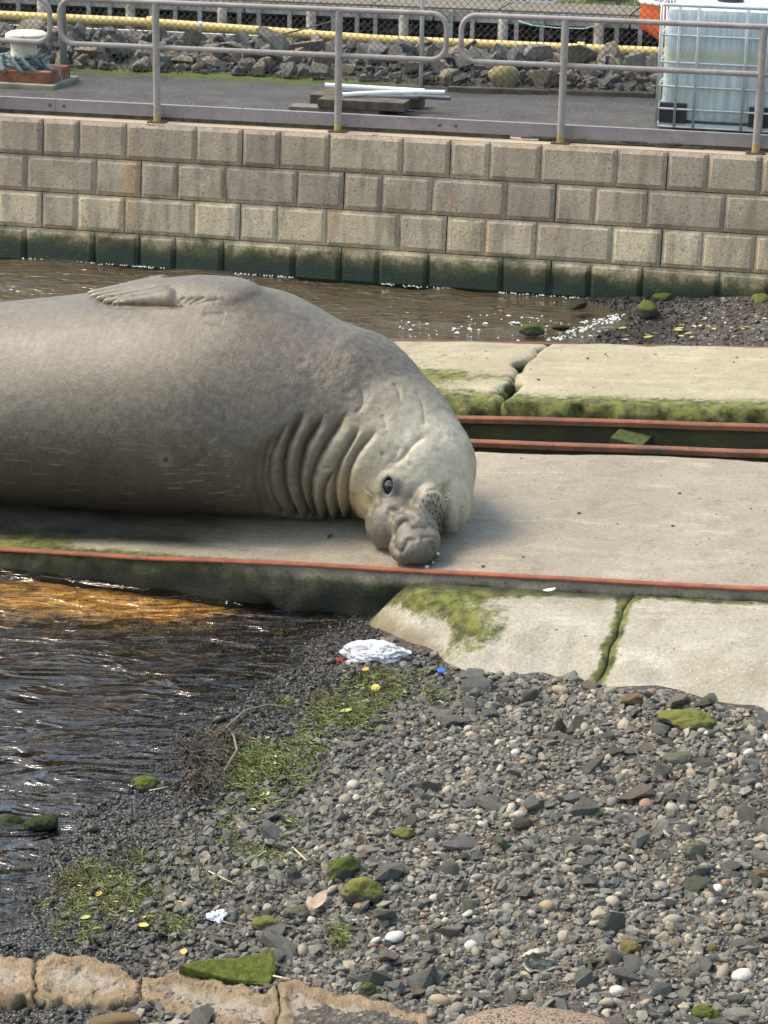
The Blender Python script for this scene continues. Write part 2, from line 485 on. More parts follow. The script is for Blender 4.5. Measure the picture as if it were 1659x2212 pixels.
def slab(name, aL, aR, bN, bF, ctop, thick, nu, nv, mat, moss=None, dark=None, side=.02, sidemoss=.55, sidedark=.1, seed=0, label=None, ochre=None):
    u = np.linspace(0, 1, nu); v = np.linspace(0, 1, nv)
    U, V = np.meshgrid(u, v, indexing='ij')
    A = np.zeros_like(U); B = np.zeros_like(U)
    Bm = .5
    for it in range(3):
        Bv = B if it else np.full_like(U, 0) + (bN(np.zeros_like(U)) * (1 - V) + bF(np.zeros_like(U)) * V)
        A = aL(Bv) * (1 - U) + aR(Bv) * U
        B = bN(A) * (1 - V) + bF(A) * V
    C = ctop(A, B)
    P = np.stack([A.ravel(), B.ravel()], 1)
    C = C + (fbm(P, 3.0, seed + 5, 4) * .006).reshape(C.shape)
    edge = (np.minimum(np.minimum(U * nu, (1 - U) * nu), np.minimum(V * nv, (1 - V) * nv)) < .5)
    C = C - edge * (.010 + .008 * np.abs(vnoise(P, 14, seed)).reshape(C.shape))
    top = np.stack([A, B, C], -1)
    idx = np.arange(nu * nv).reshape(nu, nv)
    per = []; out = []
    for i in range(nu - 1): per.append(idx[i, 0]); out.append((0, -1))
    for j in range(nv - 1): per.append(idx[-1, j]); out.append((1, 0))
    for i in range(nu - 1, 0, -1): per.append(idx[i, -1]); out.append((0, 1))
    for j in range(nv - 1, 0, -1): per.append(idx[0, j]); out.append((-1, 0))
    per = np.array(per); out = np.array(out, float)
    Vt = [top.reshape(-1, 3)]; F = [grid_faces(nu, nv)]
    base = Vt[0][per]; prev = per; n0 = nu * nv; k = 7; m = len(per)
    for r in range(1, k + 1):
        q = base.copy()
        q[:, 2] -= thick * r / k
        q[:, :2] += out * ((fbm(q, 7.0, seed + 2, 4) * side + side * .4)[:, None])
        ids = np.arange(n0, n0 + m); n0 += m
        Vt.append(q)
        F.append(np.stack([prev, ids, np.roll(ids, -1), np.roll(prev, -1)], 1)[:, ::-1] if False else np.stack([prev, ids, np.roll(ids, -1), np.roll(prev, -1)], 1))
        prev = ids
    Vt = np.concatenate(Vt); F = np.concatenate(F)
    me = np_mesh(name, Vt, F)
    ntop = nu * nv
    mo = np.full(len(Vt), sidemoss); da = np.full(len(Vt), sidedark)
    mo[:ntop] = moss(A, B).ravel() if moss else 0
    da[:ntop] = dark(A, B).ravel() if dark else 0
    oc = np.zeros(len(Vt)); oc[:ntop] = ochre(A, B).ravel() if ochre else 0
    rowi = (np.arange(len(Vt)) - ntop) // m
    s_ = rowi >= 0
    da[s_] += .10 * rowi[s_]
    for nm, val in (('moss', mo), ('dark', da), ('ochre', oc)):
        q = me.attributes.new(nm, 'FLOAT', 'POINT'); q.data.foreach_set('value', val.astype(np.float32))
    bm = bmesh.new(); bm.from_mesh(me); bmesh.ops.recalc_face_normals(bm, faces=bm.faces); bm.to_mesh(me); bm.free()
    o = link(name, me, mat)
    o.matrix_world = SLIP_MW
    tag(o, label, None, None, 'structure')
    return o
K = lambda c: (lambda t: np.zeros_like(t) + c)
M_SLAB = mat_slab('slip_concrete', (.315, .270, .198), (.415, .362, .272))
M_SLAB2 = mat_slab('slip_concrete_far', (.38, .325, .21), (.47, .415, .285))
M_APRON = mat_slab('apron_concrete', (.37, .325, .23), (.49, .46, .375))
def jag(f, amp, s, seed):
    def g(t):
        t = np.asarray(t, float)
        q = np.stack([t.ravel(), np.zeros(t.size) + seed], 1)
        return f(t) + (fbm(q, s, seed, 4) * amp).reshape(t.shape)
    return g

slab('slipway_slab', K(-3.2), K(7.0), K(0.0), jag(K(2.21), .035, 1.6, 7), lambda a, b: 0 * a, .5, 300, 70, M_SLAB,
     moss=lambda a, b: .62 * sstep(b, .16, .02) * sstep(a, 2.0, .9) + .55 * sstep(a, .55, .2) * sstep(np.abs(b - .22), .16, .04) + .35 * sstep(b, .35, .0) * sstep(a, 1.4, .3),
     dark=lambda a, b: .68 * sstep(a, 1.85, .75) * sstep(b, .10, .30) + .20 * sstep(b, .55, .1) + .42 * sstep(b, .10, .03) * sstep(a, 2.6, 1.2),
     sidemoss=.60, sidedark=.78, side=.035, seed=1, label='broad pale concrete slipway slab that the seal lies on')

def crack_pts(l):
    q = np.array([slip_at((1500 + x / 1.0886) * .5486, (1200 + y / 1.0886) * .5486, .06)[:2] for x, y in l])
    o = np.argsort(q[:, 1]); q = q[o]
    return lambda b: np.interp(b, q[:, 1], q[:, 0])
crL = crack_pts([(650, 192), (600, 225), (560, 262), (552, 300), (545, 345), (495, 385), (505, 405)])
crR = crack_pts([(690, 190), (640, 215), (605, 250), (597, 290), (600, 345), (560, 375), (548, 405)])
c2 = lambda a, b: .085 - .035 * (b - 3.05)
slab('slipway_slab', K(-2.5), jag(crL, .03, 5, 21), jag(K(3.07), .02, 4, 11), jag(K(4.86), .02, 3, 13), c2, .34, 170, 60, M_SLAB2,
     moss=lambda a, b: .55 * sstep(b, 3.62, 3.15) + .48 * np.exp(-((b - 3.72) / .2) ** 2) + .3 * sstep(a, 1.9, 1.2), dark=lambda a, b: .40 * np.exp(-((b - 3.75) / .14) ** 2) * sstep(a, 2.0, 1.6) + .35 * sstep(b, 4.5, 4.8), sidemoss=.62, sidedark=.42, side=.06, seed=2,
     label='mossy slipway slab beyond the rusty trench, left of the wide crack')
slab('slipway_slab', jag(crR, .03, 5, 22), K(7.0), jag(K(3.05), .02, 4, 12), jag(K(4.86), .02, 3, 14), c2, .34, 220, 60, M_SLAB2,
     moss=lambda a, b: .50 * sstep(b, 3.42, 3.08) + .15 * sstep(b, 3.9, 3.3), sidemoss=.62, sidedark=.40, side=.06, seed=3,
     label='pale slipway slab beyond the rusty trench, right of the wide crack')

# near apron: two pieces parted by a mossy joint
AP = np.array([to_slip(at_ground(x, y))[:2] for x, y in [(795, 1345), (820, 1368), (850, 1390), (900, 1410), (960, 1432), (1040, 1446), (1140, 1452), (1240, 1458), (1300, 1462), (1360, 1472), (1430, 1490), (1500, 1500), (1570, 1516), (1659, 1532), (1760, 1550), (2400, 1650)]])
ap_near = jag(lambda a: np.interp(a, AP[:, 0], AP[:, 1]) - .07, .05, 3, 15)
aj0 = slip_at(1362, 1293, -.05)[:2]; aj1 = slip_at(1280, 1455, -.12)[:2]
joint = jag(lambda b: np.interp(b, [aj1[1], aj0[1]], [aj1[0], aj0[0]]), .02, 6, 16)
apl = np.array([slip_at(x, y, -.12)[:2] for x, y in [(795, 1345), (802, 1325), (826, 1300), (862, 1275)]])
o_ = np.argsort(apl[:, 1]); apl = apl[o_]
ap_left = jag(lambda b: np.interp(b, apl[:, 1], apl[:, 0]) - .16, .03, 4, 18)
def ap_c(a, b):
    w = S(0, 0)[None] + a.ravel()[:, None] * SA + b.ravel()[:, None] * SB
    g = zg(w[:, 0], w[:, 1], False).reshape(a.shape)
    zp = (w[:, 2]).reshape(a.shape) - .055 - .10 * np.maximum(-b - .15, 0)
    e = np.minimum(np.maximum(b - ap_near(a), 0), np.maximum(a - ap_left(b), 0) * 1.3)
    wgt = sstep(e, -.04, .40)
    zt = (g - .02) * (1 - wgt) + np.maximum(zp, g + .012) * wgt
    return zt - w[:, 2].reshape(a.shape)
slab('apron_slab', ap_left, lambda b: joint(b) - .004, ap_near, K(-.03), ap_c, .25, 90, 60, M_APRON,
     ochre=lambda a, b: .62 * sstep(a, 3.1, 2.4) * sstep(b - ap_near(a), .30, .10), moss=lambda a, b: .66 * sstep(a, 3.35, 2.6) * sstep(b - ap_near(a), .14, .32) + .5 * sstep(b, -.2, -.08) + .45 * np.exp(-((a - 2.75) / .3) ** 2 - ((b + .55) / .12) ** 2) + .75 * sstep(np.abs(a - joint(b)), .09, .0),
     dark=lambda a, b: .70 * sstep(b, -.22, -.06) + .4 * sstep(a, 2.35, 2.15), sidemoss=.4, sidedark=.3, seed=4, label='greenish concrete apron piece rounding down to the water, beside the white bag')
slab('apron_slab', lambda b: joint(b) + .004, K(6.0), ap_near, K(-.03), ap_c, .25, 120, 60, M_APRON,
     moss=lambda a, b: .55 * sstep(b, -.17, -.06) + .75 * sstep(np.abs(a - joint(b)), .08, .0), dark=lambda a, b: .55 * sstep(b, -.16, -.04), sidemoss=.3, sidedark=.2, seed=6, label='pale concrete apron piece at the right, beyond the mossy joint')

M_RED = mat_rust('red_oxide_steel', (.29, .085, .040), (.19, .058, .032), (.11, .065, .047), 8, .85, (.08, .05, .04))
M_RUST = mat_rust('rusty_steel', (.22, .082, .040), (.14, .058, .034), (.075, .052, .042), 8, .88)
M_DRUST0 = mat_rust('dark_rusty_steel', (.15, .06, .032), (.10, .05, .032), (.05, .04, .03), 7, .85)
M_DARKST = simple('trench_mud', (.035, .033, .02), (.06, .065, .02), 4, .6, .01, 25, world=True)
def slip_obj(mb, name, m, parent=None, **k):
    o = mb.build(name, m, parent, **k)
    if parent is None: o.matrix_world = SLIP_MW
    return o
E3 = np.eye(3)
def rail_line(label, b0, b1, c, a0=-3.2, a1=7.0, head=.034, mtop=None, web=True, foot=True):
    root = empty('slipway_rail'); root.matrix_world = SLIP_MW
    tag(root, label, 'rail')
    n = 60; A = np.linspace(a0, a1, n); bc = (b0 + b1) / 2; w = (b1 - b0) / 2
    wob = fbm(np.stack([A, A * 0 + b0 * 9], 1), 1.1, 3, 3) * .006
    V = []; F = []
    prof = [(-w, -head), (-w, -.006), (-w + .006, 0), (w - .006, 0), (w, -.006), (w, -head)]
    for i in range(n):
        for p in prof: V.append((A[i], bc + p[0] + wob[i] * .5, c + p[1] + wob[i]))
    for i in range(n - 1):
        for k in range(6): F.append((i * 6 + k, (i + 1) * 6 + k, (i + 1) * 6 + (k + 1) % 6, i * 6 + (k + 1) % 6))
    MB().raw(V, F).build('rail_head', mtop or M_RUST, root, smooth='auto')
    if web: MB().box(((a0 + a1) / 2, bc, c - head - .075), ((a1 - a0) / 2, .010, .076)).build('rail_web', M_DARKST, root)
    if foot: MB().box(((a0 + a1) / 2, bc, c - head - .158), ((a1 - a0) / 2, .06, .008)).build('rail_foot', M_RUST, root)
    return root
rail_line('red painted steel rail along the slab edge in front of the seal', -.016, .024, .010, head=.014, mtop=M_RED, web=False, foot=False)
rail_line('rusty rail of the trench, on the seal side', 2.38, 2.45, .0)
rail_line('rusty rail of the trench, under the mossy slab edge', 2.93, 3.0, .0)
rail_line('thin rusty rail at the far edge of the slipway beside brown water', 4.925, 4.975, .0, mtop=M_DRUST0, head=.03)
# trench floor
nA = 160
TA, TB = np.meshgrid(np.linspace(-3, 7, nA), np.linspace(2.18, 3.1, 16), indexing='ij')
TC = -.19 + .02 * fbm(np.stack([TA.ravel(), TB.ravel()], 1), 5, 8, 4).reshape(TA.shape)
tr = tag(link('trench_floor', np_mesh('trench_floor', np.stack([TA, TB, TC], -1).reshape(-1, 3), grid_faces(nA, 16)), simple('trench_floor', (.05, .045, .022), (.085, .085, .028), 3, .7, .01, 30, world=True)), 'muddy floor of the trench between the two rusty rails', None, None, 'structure')
tr.matrix_world = SLIP_MW

# ---------------------------------------------------------------- block wall
WYAW = R(13.15)
WA = np.array([math.cos(WYAW), -math.sin(WYAW), math.tan(R(.26))]); WA /= np.linalg.norm(WA)
WN = np.array([math.sin(WYAW), math.cos(WYAW), 0])
BAT = R(7.4)
WV = np.array([0, 0, 1]) * math.cos(BAT) + WN * math.sin(BAT)
WO = np.cross(WA, WV); WO /= np.linalg.norm(WO)      # out of the wall, towards the camera
WP = np.array([-3.0, 19.68, 1.205])
CH = .3145
M_WALL = mat_wall()
wall = empty('block_wall')
tag(wall, 'concrete block retaining wall rising from the water below the railing', 'wall')
rng = np.random.default_rng(5)
UN = 1.8; FR = [0, .183, .421, .773, 1.0]
bev, proud = .036, .030
nblk = 0
for c in range(5):
    off = 0 if c % 2 == 0 else -.5
    for unit in range(-2, 5):
        for k in range(4):
            s0 = (unit + off + FR[k]) * UN + (.005 if k == 0 else .0015)
            s1 = (unit + off + FR[k + 1]) * UN - (.005 if k == 3 else .0015)
            if s1 < -1.9 or s0 > 7.6: continue
            w, h = s1 - s0, CH - .006
            xs = np.array([0, .012, bev, *np.linspace(bev, w - bev, max(3, int(w / .07)))[1:-1], w - bev, w - .012, w])
            ys = np.array([0, .012, bev, *np.linspace(bev, h - bev, 4)[1:-1], h - bev, h - .012, h])
            X, Y = np.meshgrid(xs, ys, indexing='ij')
            e = np.minimum(np.minimum(X, w - X), np.minimum(Y, h - Y))
            Z = proud * np.clip(e / bev, 0, 1)
            pp = np.stack([X.ravel() + s0, Y.ravel() + c * 3.3, Z.ravel()], 1)
            Z = Z + (fbm(pp, 9, 3, 3) * .0030).reshape(Z.shape) * (e > .005)
            chip = np.clip(vnoise(pp, 6, 77).reshape(Z.shape) - .45, 0, 1) * .05
            Z = Z - chip * ((e > .01) & (e < bev * 1.01))
            V = np.stack([X.ravel(), Y.ravel(), Z.ravel()], 1)
            nX, nY = X.shape
            F = grid_faces(nX, nY)
            # returns into the joint
            base = len(V); idx = np.arange(nX * nY).reshape(nX, nY)
            per = np.concatenate([idx[:-1, 0], idx[-1, :-1], idx[:0:-1, -1], idx[0, :0:-1]])
            q = V[per].copy(); q[:, 2] -= .05
            ids = base + np.arange(len(per))
            V = np.concatenate([V, q]); F = np.concatenate([F, np.stack([per, ids, np.roll(ids, -1), np.roll(per, -1)], 1)])
            me = np_mesh('block', V, F, True); me.set_sharp_from_angle(angle=R(25))
            o = link('block', me, M_WALL, wall)
            p = WP + WA * s0 - WV * (CH * (c + 1) - .003) + WO * float(rng.normal(0, .0025))
            o.matrix_world = Matrix(((WA[0], WV[0], WO[0], p[0]), (WA[1], WV[1], WO[1], p[1]), (WA[2], WV[2], WO[2], p[2]), (0, 0, 0, 1)))
            nblk += 1
# the body of the wall behind the faces and its sunlit coping
mb = MB()
mb.box(WP + WA * 2.85 - WV * (CH * 2.5 + .02) - WO * .13, (4.9, CH * 2.5, .115), (WA, WV, WO))
mb.build('wall_core', simple('joint_dark', (.05, .047, .04), (.03, .03, .025), 5, .9, .003, 40, world=True), wall)
M_COPE = simple('coping_concrete', (.46, .36, .25), (.38, .30, .21), 5, .9, .004, 60, world=True)
WH = np.array([WN[0], WN[1], 0])
mb = MB(); mb.box(WP + WA * 2.85 + WN * .14 - np.array([0, 0, .02]), (4.9, .135, .02), (WA, WN, (0, 0, 1)))
mb.build('coping', M_COPE, wall)

def W(s, n, z):
    """terrace frame: s along the wall, n behind its top edge, z height over the coping"""
    return WP + WA * s + WN * n + np.array([0, 0, z])
def on_terrace(x, y, z=0.0):
    """terrace point seen at a pixel, z over the coping"""
    p = at_pl(x, y, WP + np.array([0, 0, z]), np.array([-WA[2], 0, WA[0]]))
    return p
def to_W(p):
    r = np.asarray(p) - WP
    return float(r @ WA), float(r @ WN)

# yard behind the wall, running back under the rocks and down to the far water
ns, nn = 150, 90
PROF = np.array([[.12, -.05], [.3, -.012], [2.4, .0], [2.9, .03], [4.3, .12], [5.2, .0], [6.2, -.6], [8.5, -1.55]])
SS, NN = np.meshgrid(np.linspace(-7, 12, ns), np.concatenate([np.linspace(.12, 5.2, nn - 12), np.linspace(5.4, 8.5, 12)]), indexing='ij')
ZZ = np.interp(NN, PROF[:, 0], PROF[:, 1]) + (fbm(np.stack([SS.ravel(), NN.ravel()], 1), 2, 4, 4) * .012).reshape(SS.shape)
V = WP + SS.ravel()[:, None] * WA + NN.ravel()[:, None] * WN + ZZ.ravel()[:, None] * np.array([0, 0, 1])
def mat_yard():
    t = NT('yard_asphalt'); co = t.co(True)
    col = t.mix(t.ramp(t.noise(2.5, 6, .65, co), [(.35, 0.0), (.65, 1.0)]), (.048, .046, .043), (.082, .078, .073))
    col = t.mix(t.ramp(t.noise(38, 3, .6, co), [(.62, 0.0), (.68, 1.0)]), col, (.20, .187, .165))
    mo = t.n('Attribute', {'attribute_name': 'moss'}).outputs['Fac']
    col = t.mix(t.rng(t.math('ADD', mo, t.math('SUBTRACT', t.noise(9, 5, .7, co), .5)), .4, .7), col, (.10, .13, .03))
    t.set(Base_Color=col, Roughness=.92); t.bump(t.noise(30, 5, .7, co), .02)
    return t.m
me = np_mesh('yard', V, grid_faces(ns, nn))
mo = .75 * np.exp(-((NN.ravel() - 2.75) / .28) ** 2) * sstep(SS.ravel(), 4.6, 1.5) + .6 * sstep(NN.ravel(), 3.6, 4.2) * sstep(NN.ravel(), 6, 5)
a_ = me.attributes.new('moss', 'FLOAT', 'POINT'); a_.data.foreach_set('value', mo.astype(np.float32))
tag(link('yard', me, mat_yard()), 'grey gravelly asphalt yard behind the railing', None, None, 'structure')
# far basin
me = np_mesh('far_water', [W(-14, 6.5, -1.205), W(22, 6.5, -1.205), W(30, 40, -1.205), W(-20, 40, -1.205)], [[0, 1, 2, 3]])
a_ = me.attributes.new('depth', 'FLOAT', 'POINT'); a_.data.foreach_set('value', np.ones(4, np.float32)); a_ = me.attributes.new('mud', 'FLOAT', 'POINT'); a_.data.foreach_set('value', np.zeros(4, np.float32))
tag(link('far_water', me, M_WATER), 'dark strip of water between pipe and timber wall', None, None, 'structure')

# ---------------------------------------------------------------- elephant seal (sculpted as a distance field in the slip frame)
def smin(a, b, k):
    h = np.clip(.5 + .5 * (b - a) / k, 0, 1)
    return b * (1 - h) + a * h - k * h * (1 - h)
def smax(a, b, k): return -smin(-a, -b, k)
def cone(P, A, B, ra, rb):
    A = np.asarray(A, float); B = np.asarray(B, float); d = B - A
    t = np.clip(((P - A) @ d) / (d @ d), 0, 1)
    return np.linalg.norm(P - A - t[:, None] * d, axis=1) - (ra + t * (rb - ra))
def rot(ax, deg):
    return np.array(Matrix.Rotation(R(deg), 3, ax))
def ell(P, c, r, m=None):
    q = P - np.asarray(c, float)
    if m is not None: q = q @ m
    r = np.asarray(r, float)
    k0 = np.linalg.norm(q / r, axis=1); k1 = np.linalg.norm(q / (r * r), axis=1) + 1e-9
    return k0 * (k0 - 1) / k1
#        a      b0    c0    rb    rc
BODY = np.array([
    [-2.75, 1.10, .12, .10, .06], [-2.45, 1.08, .17, .24, .14], [-2.0, 1.05, .28, .44, .28], [-1.5, 1.03, .41, .60, .42], [-1.0, 1.0, .51, .70, .52],
    [-.44, 1.0, .57, .76, .58], [.16, 1.0, .60, .79, .612], [.75, 1.0, .625, .81, .640], [1.05, 1.0, .63, .80, .640], [1.25, .99, .61, .75, .62], [1.45, .97, .575, .67, .58], [1.7, .93, .51, .54, .48], [1.95, .88, .45, .30, .28], [2.05, .87, .44, .08, .08]])
_t = np.linspace(-2.75, 2.05, 240)
BODYS = np.stack([np.convolve(np.pad(np.interp(_t, BODY[:, 0], BODY[:, k]), 6, 'edge'), np.ones(13) / 13, 'valid') for k in range(1, 5)], 1)
def sd_trunk(P):
    b0, c0, rb, rc = (np.interp(P[:, 0], _t, BODYS[:, k]) for k in range(4))
    x = (P[:, 1] - b0); y = (P[:, 2] - c0)
    rb = rb * (1 + .07 * np.clip(-y / rc, -1, 1))
    f = (np.sqrt((x / rb) ** 2 + (y / rc) ** 2) - 1) * np.minimum(rb, rc)
    return np.maximum(f, np.maximum(P[:, 0] - 2.05, -2.75 - P[:, 0]))
def sd_base(P):
    f = sd_trunk(P)
    m = P[:, 0] > .4
    if m.any():
        q = P[m]
        n = cone(q, (1.25, 1.0, .60), (1.72, .93, .53), .60, .515)
        n = smin(n, cone(q, (1.72, .93, .53), (2.02, .80, .43), .515, .41), .08)
        n = smin(n, cone(q, (2.02, .80, .43), (2.22, .71, .345), .41, .325), .08)
        f[m] = smin(f[m], n, .16)
    m = P[:, 0] < -2.2
    if m.any():      # hind flippers
        q = P[m]
        v = smin(f[m], ell(q, (-2.95, .92, .10), (.36, .15, .06), rot('Z', -14)), .1)
        f[m] = smin(v, ell(q, (-2.95, 1.28, .10), (.36, .15, .06), rot('Z', 14)), .1)
    return f
def sd_head(P):
    f = sd_base(P)
    m = (P[:, 0] > 1.72) & (P[:, 1] < 1.0)
    if m.any(): f[m] = sd_face(P[m], f[m])
    return f
def sd_face(P, f):
    f = smin(f, ell(P, (2.385, .60, .185), (.165, .18, .18)), .07)              # far cheek and jaw
    f = smin(f, ell(P, (2.10, .60, .20), (.15, .20, .20)), .09)               # near cheek
    f = smin(f, ell(P, (2.20, .53, .25), (.19, .15, .15)), .09)               # bridge
    mz = ell(P, (2.350, .405, .175), (.085, .13, .175), rot('Y', 14))            # whisker pad
    f = smin(f, mz, .03)
    l1 = ell(P, (2.190, .375, .130), (.165, .165, .158))
    f = smin(f, l1, .03)
    l2 = ell(P, (2.335, .245, .150), (.132, .135, .108), rot('Y', 20))
    f = smin(f, l2, .022)
    l3 = ell(P, (2.362, .138, .088), (.134, .128, .104))
    f = smin(f, l3, .034)
    l4 = ell(P, (2.452, .165, .12), (.042, .075, .046))                          # nostril rim
    f = smin(f, l4, .026)
    return f
def surfs(fn, xy, it=45):
    """points of the skin met along lines of sight, in the slip frame"""
    o = to_slip(CAMP); D = np.array([SM @ ray(x, y) for x, y in xy]); t = np.full(len(D), 10.6)
    for _ in range(it):
        t = np.minimum(t + fn(o + D * t[:, None]) * .75, 15.5)
    return o + D * t[:, None]
def surf(fn, x, y):
    return surfs(fn, [(x, y)])[0]
def grad(fn, p, e=.004):
    q = np.repeat(np.asarray(p)[None], 6, 0); q[[0, 1, 2], [0, 1, 2]] += e; q[[3, 4, 5], [0, 1, 2]] -= e
    v = fn(q); g = v[:3] - v[3:]
    return g / np.linalg.norm(g)
# front flipper lying back along the top of the body
def lift(p, h): return p + grad(sd_trunk, p) * h
fl_c = surf(sd_trunk, 365, 634); fl_n = grad(sd_trunk, fl_c)
fl_t = surf(sd_trunk, 250, 640) - surf(sd_trunk, 460, 634); fl_t -= fl_n * (fl_t @ fl_n); fl_t /= np.linalg.norm(fl_t)
fl_w = np.cross(fl_n, fl_t); FLM = np.stack([fl_t, fl_w, fl_n], 1)
fl_tip = [lift(surf(sd_trunk, x, y), .012) for x, y in ((207, 639), (213, 645), (225, 650.5), (241, 656), (262, 660))]
fl_base = [lift(surf(sd_trunk, x, y), .030) for x, y in ((352, 622), (354, 630), (356, 638), (360, 646), (366, 654))]
def sd_flip(P):
    f = ell(P, fl_c + fl_n * .012 - fl_t * .02, (.27, .105, .062), FLM)
    f = smin(f, ell(P, fl_c - fl_t * .24 - fl_n * .02, (.26, .15, .075), FLM), .06)
    for k, (a, b) in enumerate(zip(fl_base, fl_tip)):
        f = smin(f, cone(P, a, b, .036, .0215), .012)
    return f
EYE = surf(sd_head, 840, 1049); EYE_N = grad(sd_head, EYE)
e_up = SM @ up; e_up = e_up - EYE_N * (e_up @ EYE_N); e_up /= np.linalg.norm(e_up)
e_tilt = np.array(Matrix.Rotation(R(-8), 3, Vector(EYE_N))) @ e_up
e_side = np.cross(e_tilt, EYE_N)
EYE_M = np.stack([e_side, e_tilt, EYE_N], 1)
def lens(P):
    u, v, w = ((P - EYE) @ EYE_M).T
    return np.maximum(np.maximum(np.hypot(u - .036, v), np.hypot(u + .036, v)) - .062, np.abs(w) - .045)
def sd_seal(P):
    f = sd_head(P)
    m = (P[:, 0] > .0) & (P[:, 0] < 1.75) & (P[:, 2] > .75)
    if m.any():
        g = sd_flip(P[m]); k = np.clip(.010 + (P[m][:, 0] - .52) * .42, .010, .17)
        f[m] = smin(f[m], g, k)
    m = (P[:, 0] > 1.9)
    if m.any():
        q = P[m]
        v = smin(f[m], ell(q, EYE + EYE_N * .000, (.052, .074, .022), EYE_M), .03)    # lids
        v = smax(v, -lens(q), .008)       # opening
        f[m] = v
    return smax(f, .004 - P[:, 2], .03)

H = .0066
lo = np.array([-3.45, .0, -.03]); hi = np.array([2.72, 1.98, 1.46])
nb = np.ceil((hi - lo) / (H * 5)).astype(int)
N = nb * 5 + 1
# coarse pass, then fine values only where the skin runs
cg = [lo[k] + H * 5 * (np.arange(nb[k]) + .5) for k in range(3)]
CX = np.stack(np.meshgrid(*cg, indexing='ij'), -1).reshape(-1, 3)
fc = sd_seal(CX)
FV = np.repeat(np.repeat(np.repeat(np.sign(fc).reshape(nb) * .2, 5, 0), 5, 1), 5, 2).astype(np.float32)
FV = np.pad(FV, ((0, 1), (0, 1), (0, 1)), 'edge')
act = np.argwhere((np.abs(fc) < .05).reshape(nb))
loc = np.stack(np.meshgrid(range(6), range(6), range(6), indexing='ij'), -1).reshape(-1, 3)
for s0 in range(0, len(act), 6000):
    gi = (act[s0:s0 + 6000, None, :] * 5 + loc[None]).reshape(-1, 3)
    FV[gi[:, 0], gi[:, 1], gi[:, 2]] = sd_seal(lo + gi * H)
IN = FV < 0
cnt = np.zeros(tuple(N - 1), np.uint8)
for dx in (0, 1):
    for dy in (0, 1):
        for dz in (0, 1):
            cnt += IN[dx:N[0] - 1 + dx, dy:N[1] - 1 + dy, dz:N[2] - 1 + dz]
cells = np.argwhere((cnt > 0) & (cnt < 8))
IDX = np.full(tuple(N - 1), -1, np.int32)
IDX[cells[:, 0], cells[:, 1], cells[:, 2]] = np.arange(len(cells))
cor = np.array([(x, y, z) for x in (0, 1) for y in (0, 1) for z in (0, 1)])
acc = np.zeros((len(cells), 3)); na = np.zeros(len(cells))
val = [FV[cells[:, 0] + c[0], cells[:, 1] + c[1], cells[:, 2] + c[2]].astype(float) for c in cor]
for i in range(8):
    for j in range(i + 1, 8):
        if np.abs(cor[i] - cor[j]).sum() != 1: continue
        m = (val[i] < 0) != (val[j] < 0)
        t = np.where(m, val[i] / np.where(m, val[i] - val[j], 1), 0)
        acc += np.where(m[:, None], cor[i] + t[:, None] * (cor[j] - cor[i]), 0); na += m
SV = lo + (cells + acc / na[:, None]) * H
quads = []
for ax in range(3):
    b_, c_ = (ax + 1) % 3, (ax + 2) % 3
    sl0 = [slice(None)] * 3; sl1 = [slice(None)] * 3
    sl0[ax] = slice(0, -1); sl1[ax] = slice(1, None)
    A0 = IN[tuple(sl0)]; A1 = IN[tuple(sl1)]
    e = np.argwhere(A0 != A1)
    e = e[(e[:, b_] > 0) & (e[:, c_] > 0) & (e[:, b_] < N[b_] - 1) & (e[:, c_] < N[c_] - 1)]
    fl = A0[e[:, 0], e[:, 1], e[:, 2]]
    q = []
    for db, dc in ((1, 1), (0, 1), (0, 0), (1, 0)):
        w = e.copy(); w[:, b_] -= db; w[:, c_] -= dc
        q.append(IDX[w[:, 0], w[:, 1], w[:, 2]])
    q = np.stack(q, 1); q[~fl] = q[~fl][:, ::-1]
    quads.append(q)
SQ = np.concatenate(quads)
del FV, IN, cnt, IDX, val, acc

def normals(V, Q):
    n = np.cross(V[Q[:, 2]] - V[Q[:, 0]], V[Q[:, 3]] - V[Q[:, 1]])
    o = np.stack([sum(np.bincount(Q[:, k], n[:, j], len(V)) for k in range(4)) for j in range(3)], 1)
    return o / (np.linalg.norm(o, axis=1)[:, None] + 1e-12)
def relax(V, Q, it=1, w=.5, mask=None):
    for _ in range(it):
        s = np.zeros_like(V); c = np.bincount(Q.ravel(), minlength=len(V)).astype(float)
        ctr = V[Q].mean(1)
        for k in range(4):
            for j in range(3): s[:, j] += np.bincount(Q[:, k], ctr[:, j], len(V))
        V = V + (s / c[:, None] - V) * w
    return V
SV = relax(SV, SQ, 1, .6)
SN = normals(SV, SQ)
def c6(l): return [((950 + x / 1.58) * .5486, (1500 + y / 1.58) * .5486) for x, y in l]
def c8(l): return [((1300 + x / 2.37) * .5486, (1700 + y / 2.37) * .5486) for x, y in l]
def c5(l): return [((x / 1.508) * .5486, (1040 + y / 1.508) * .5486) for x, y in l]
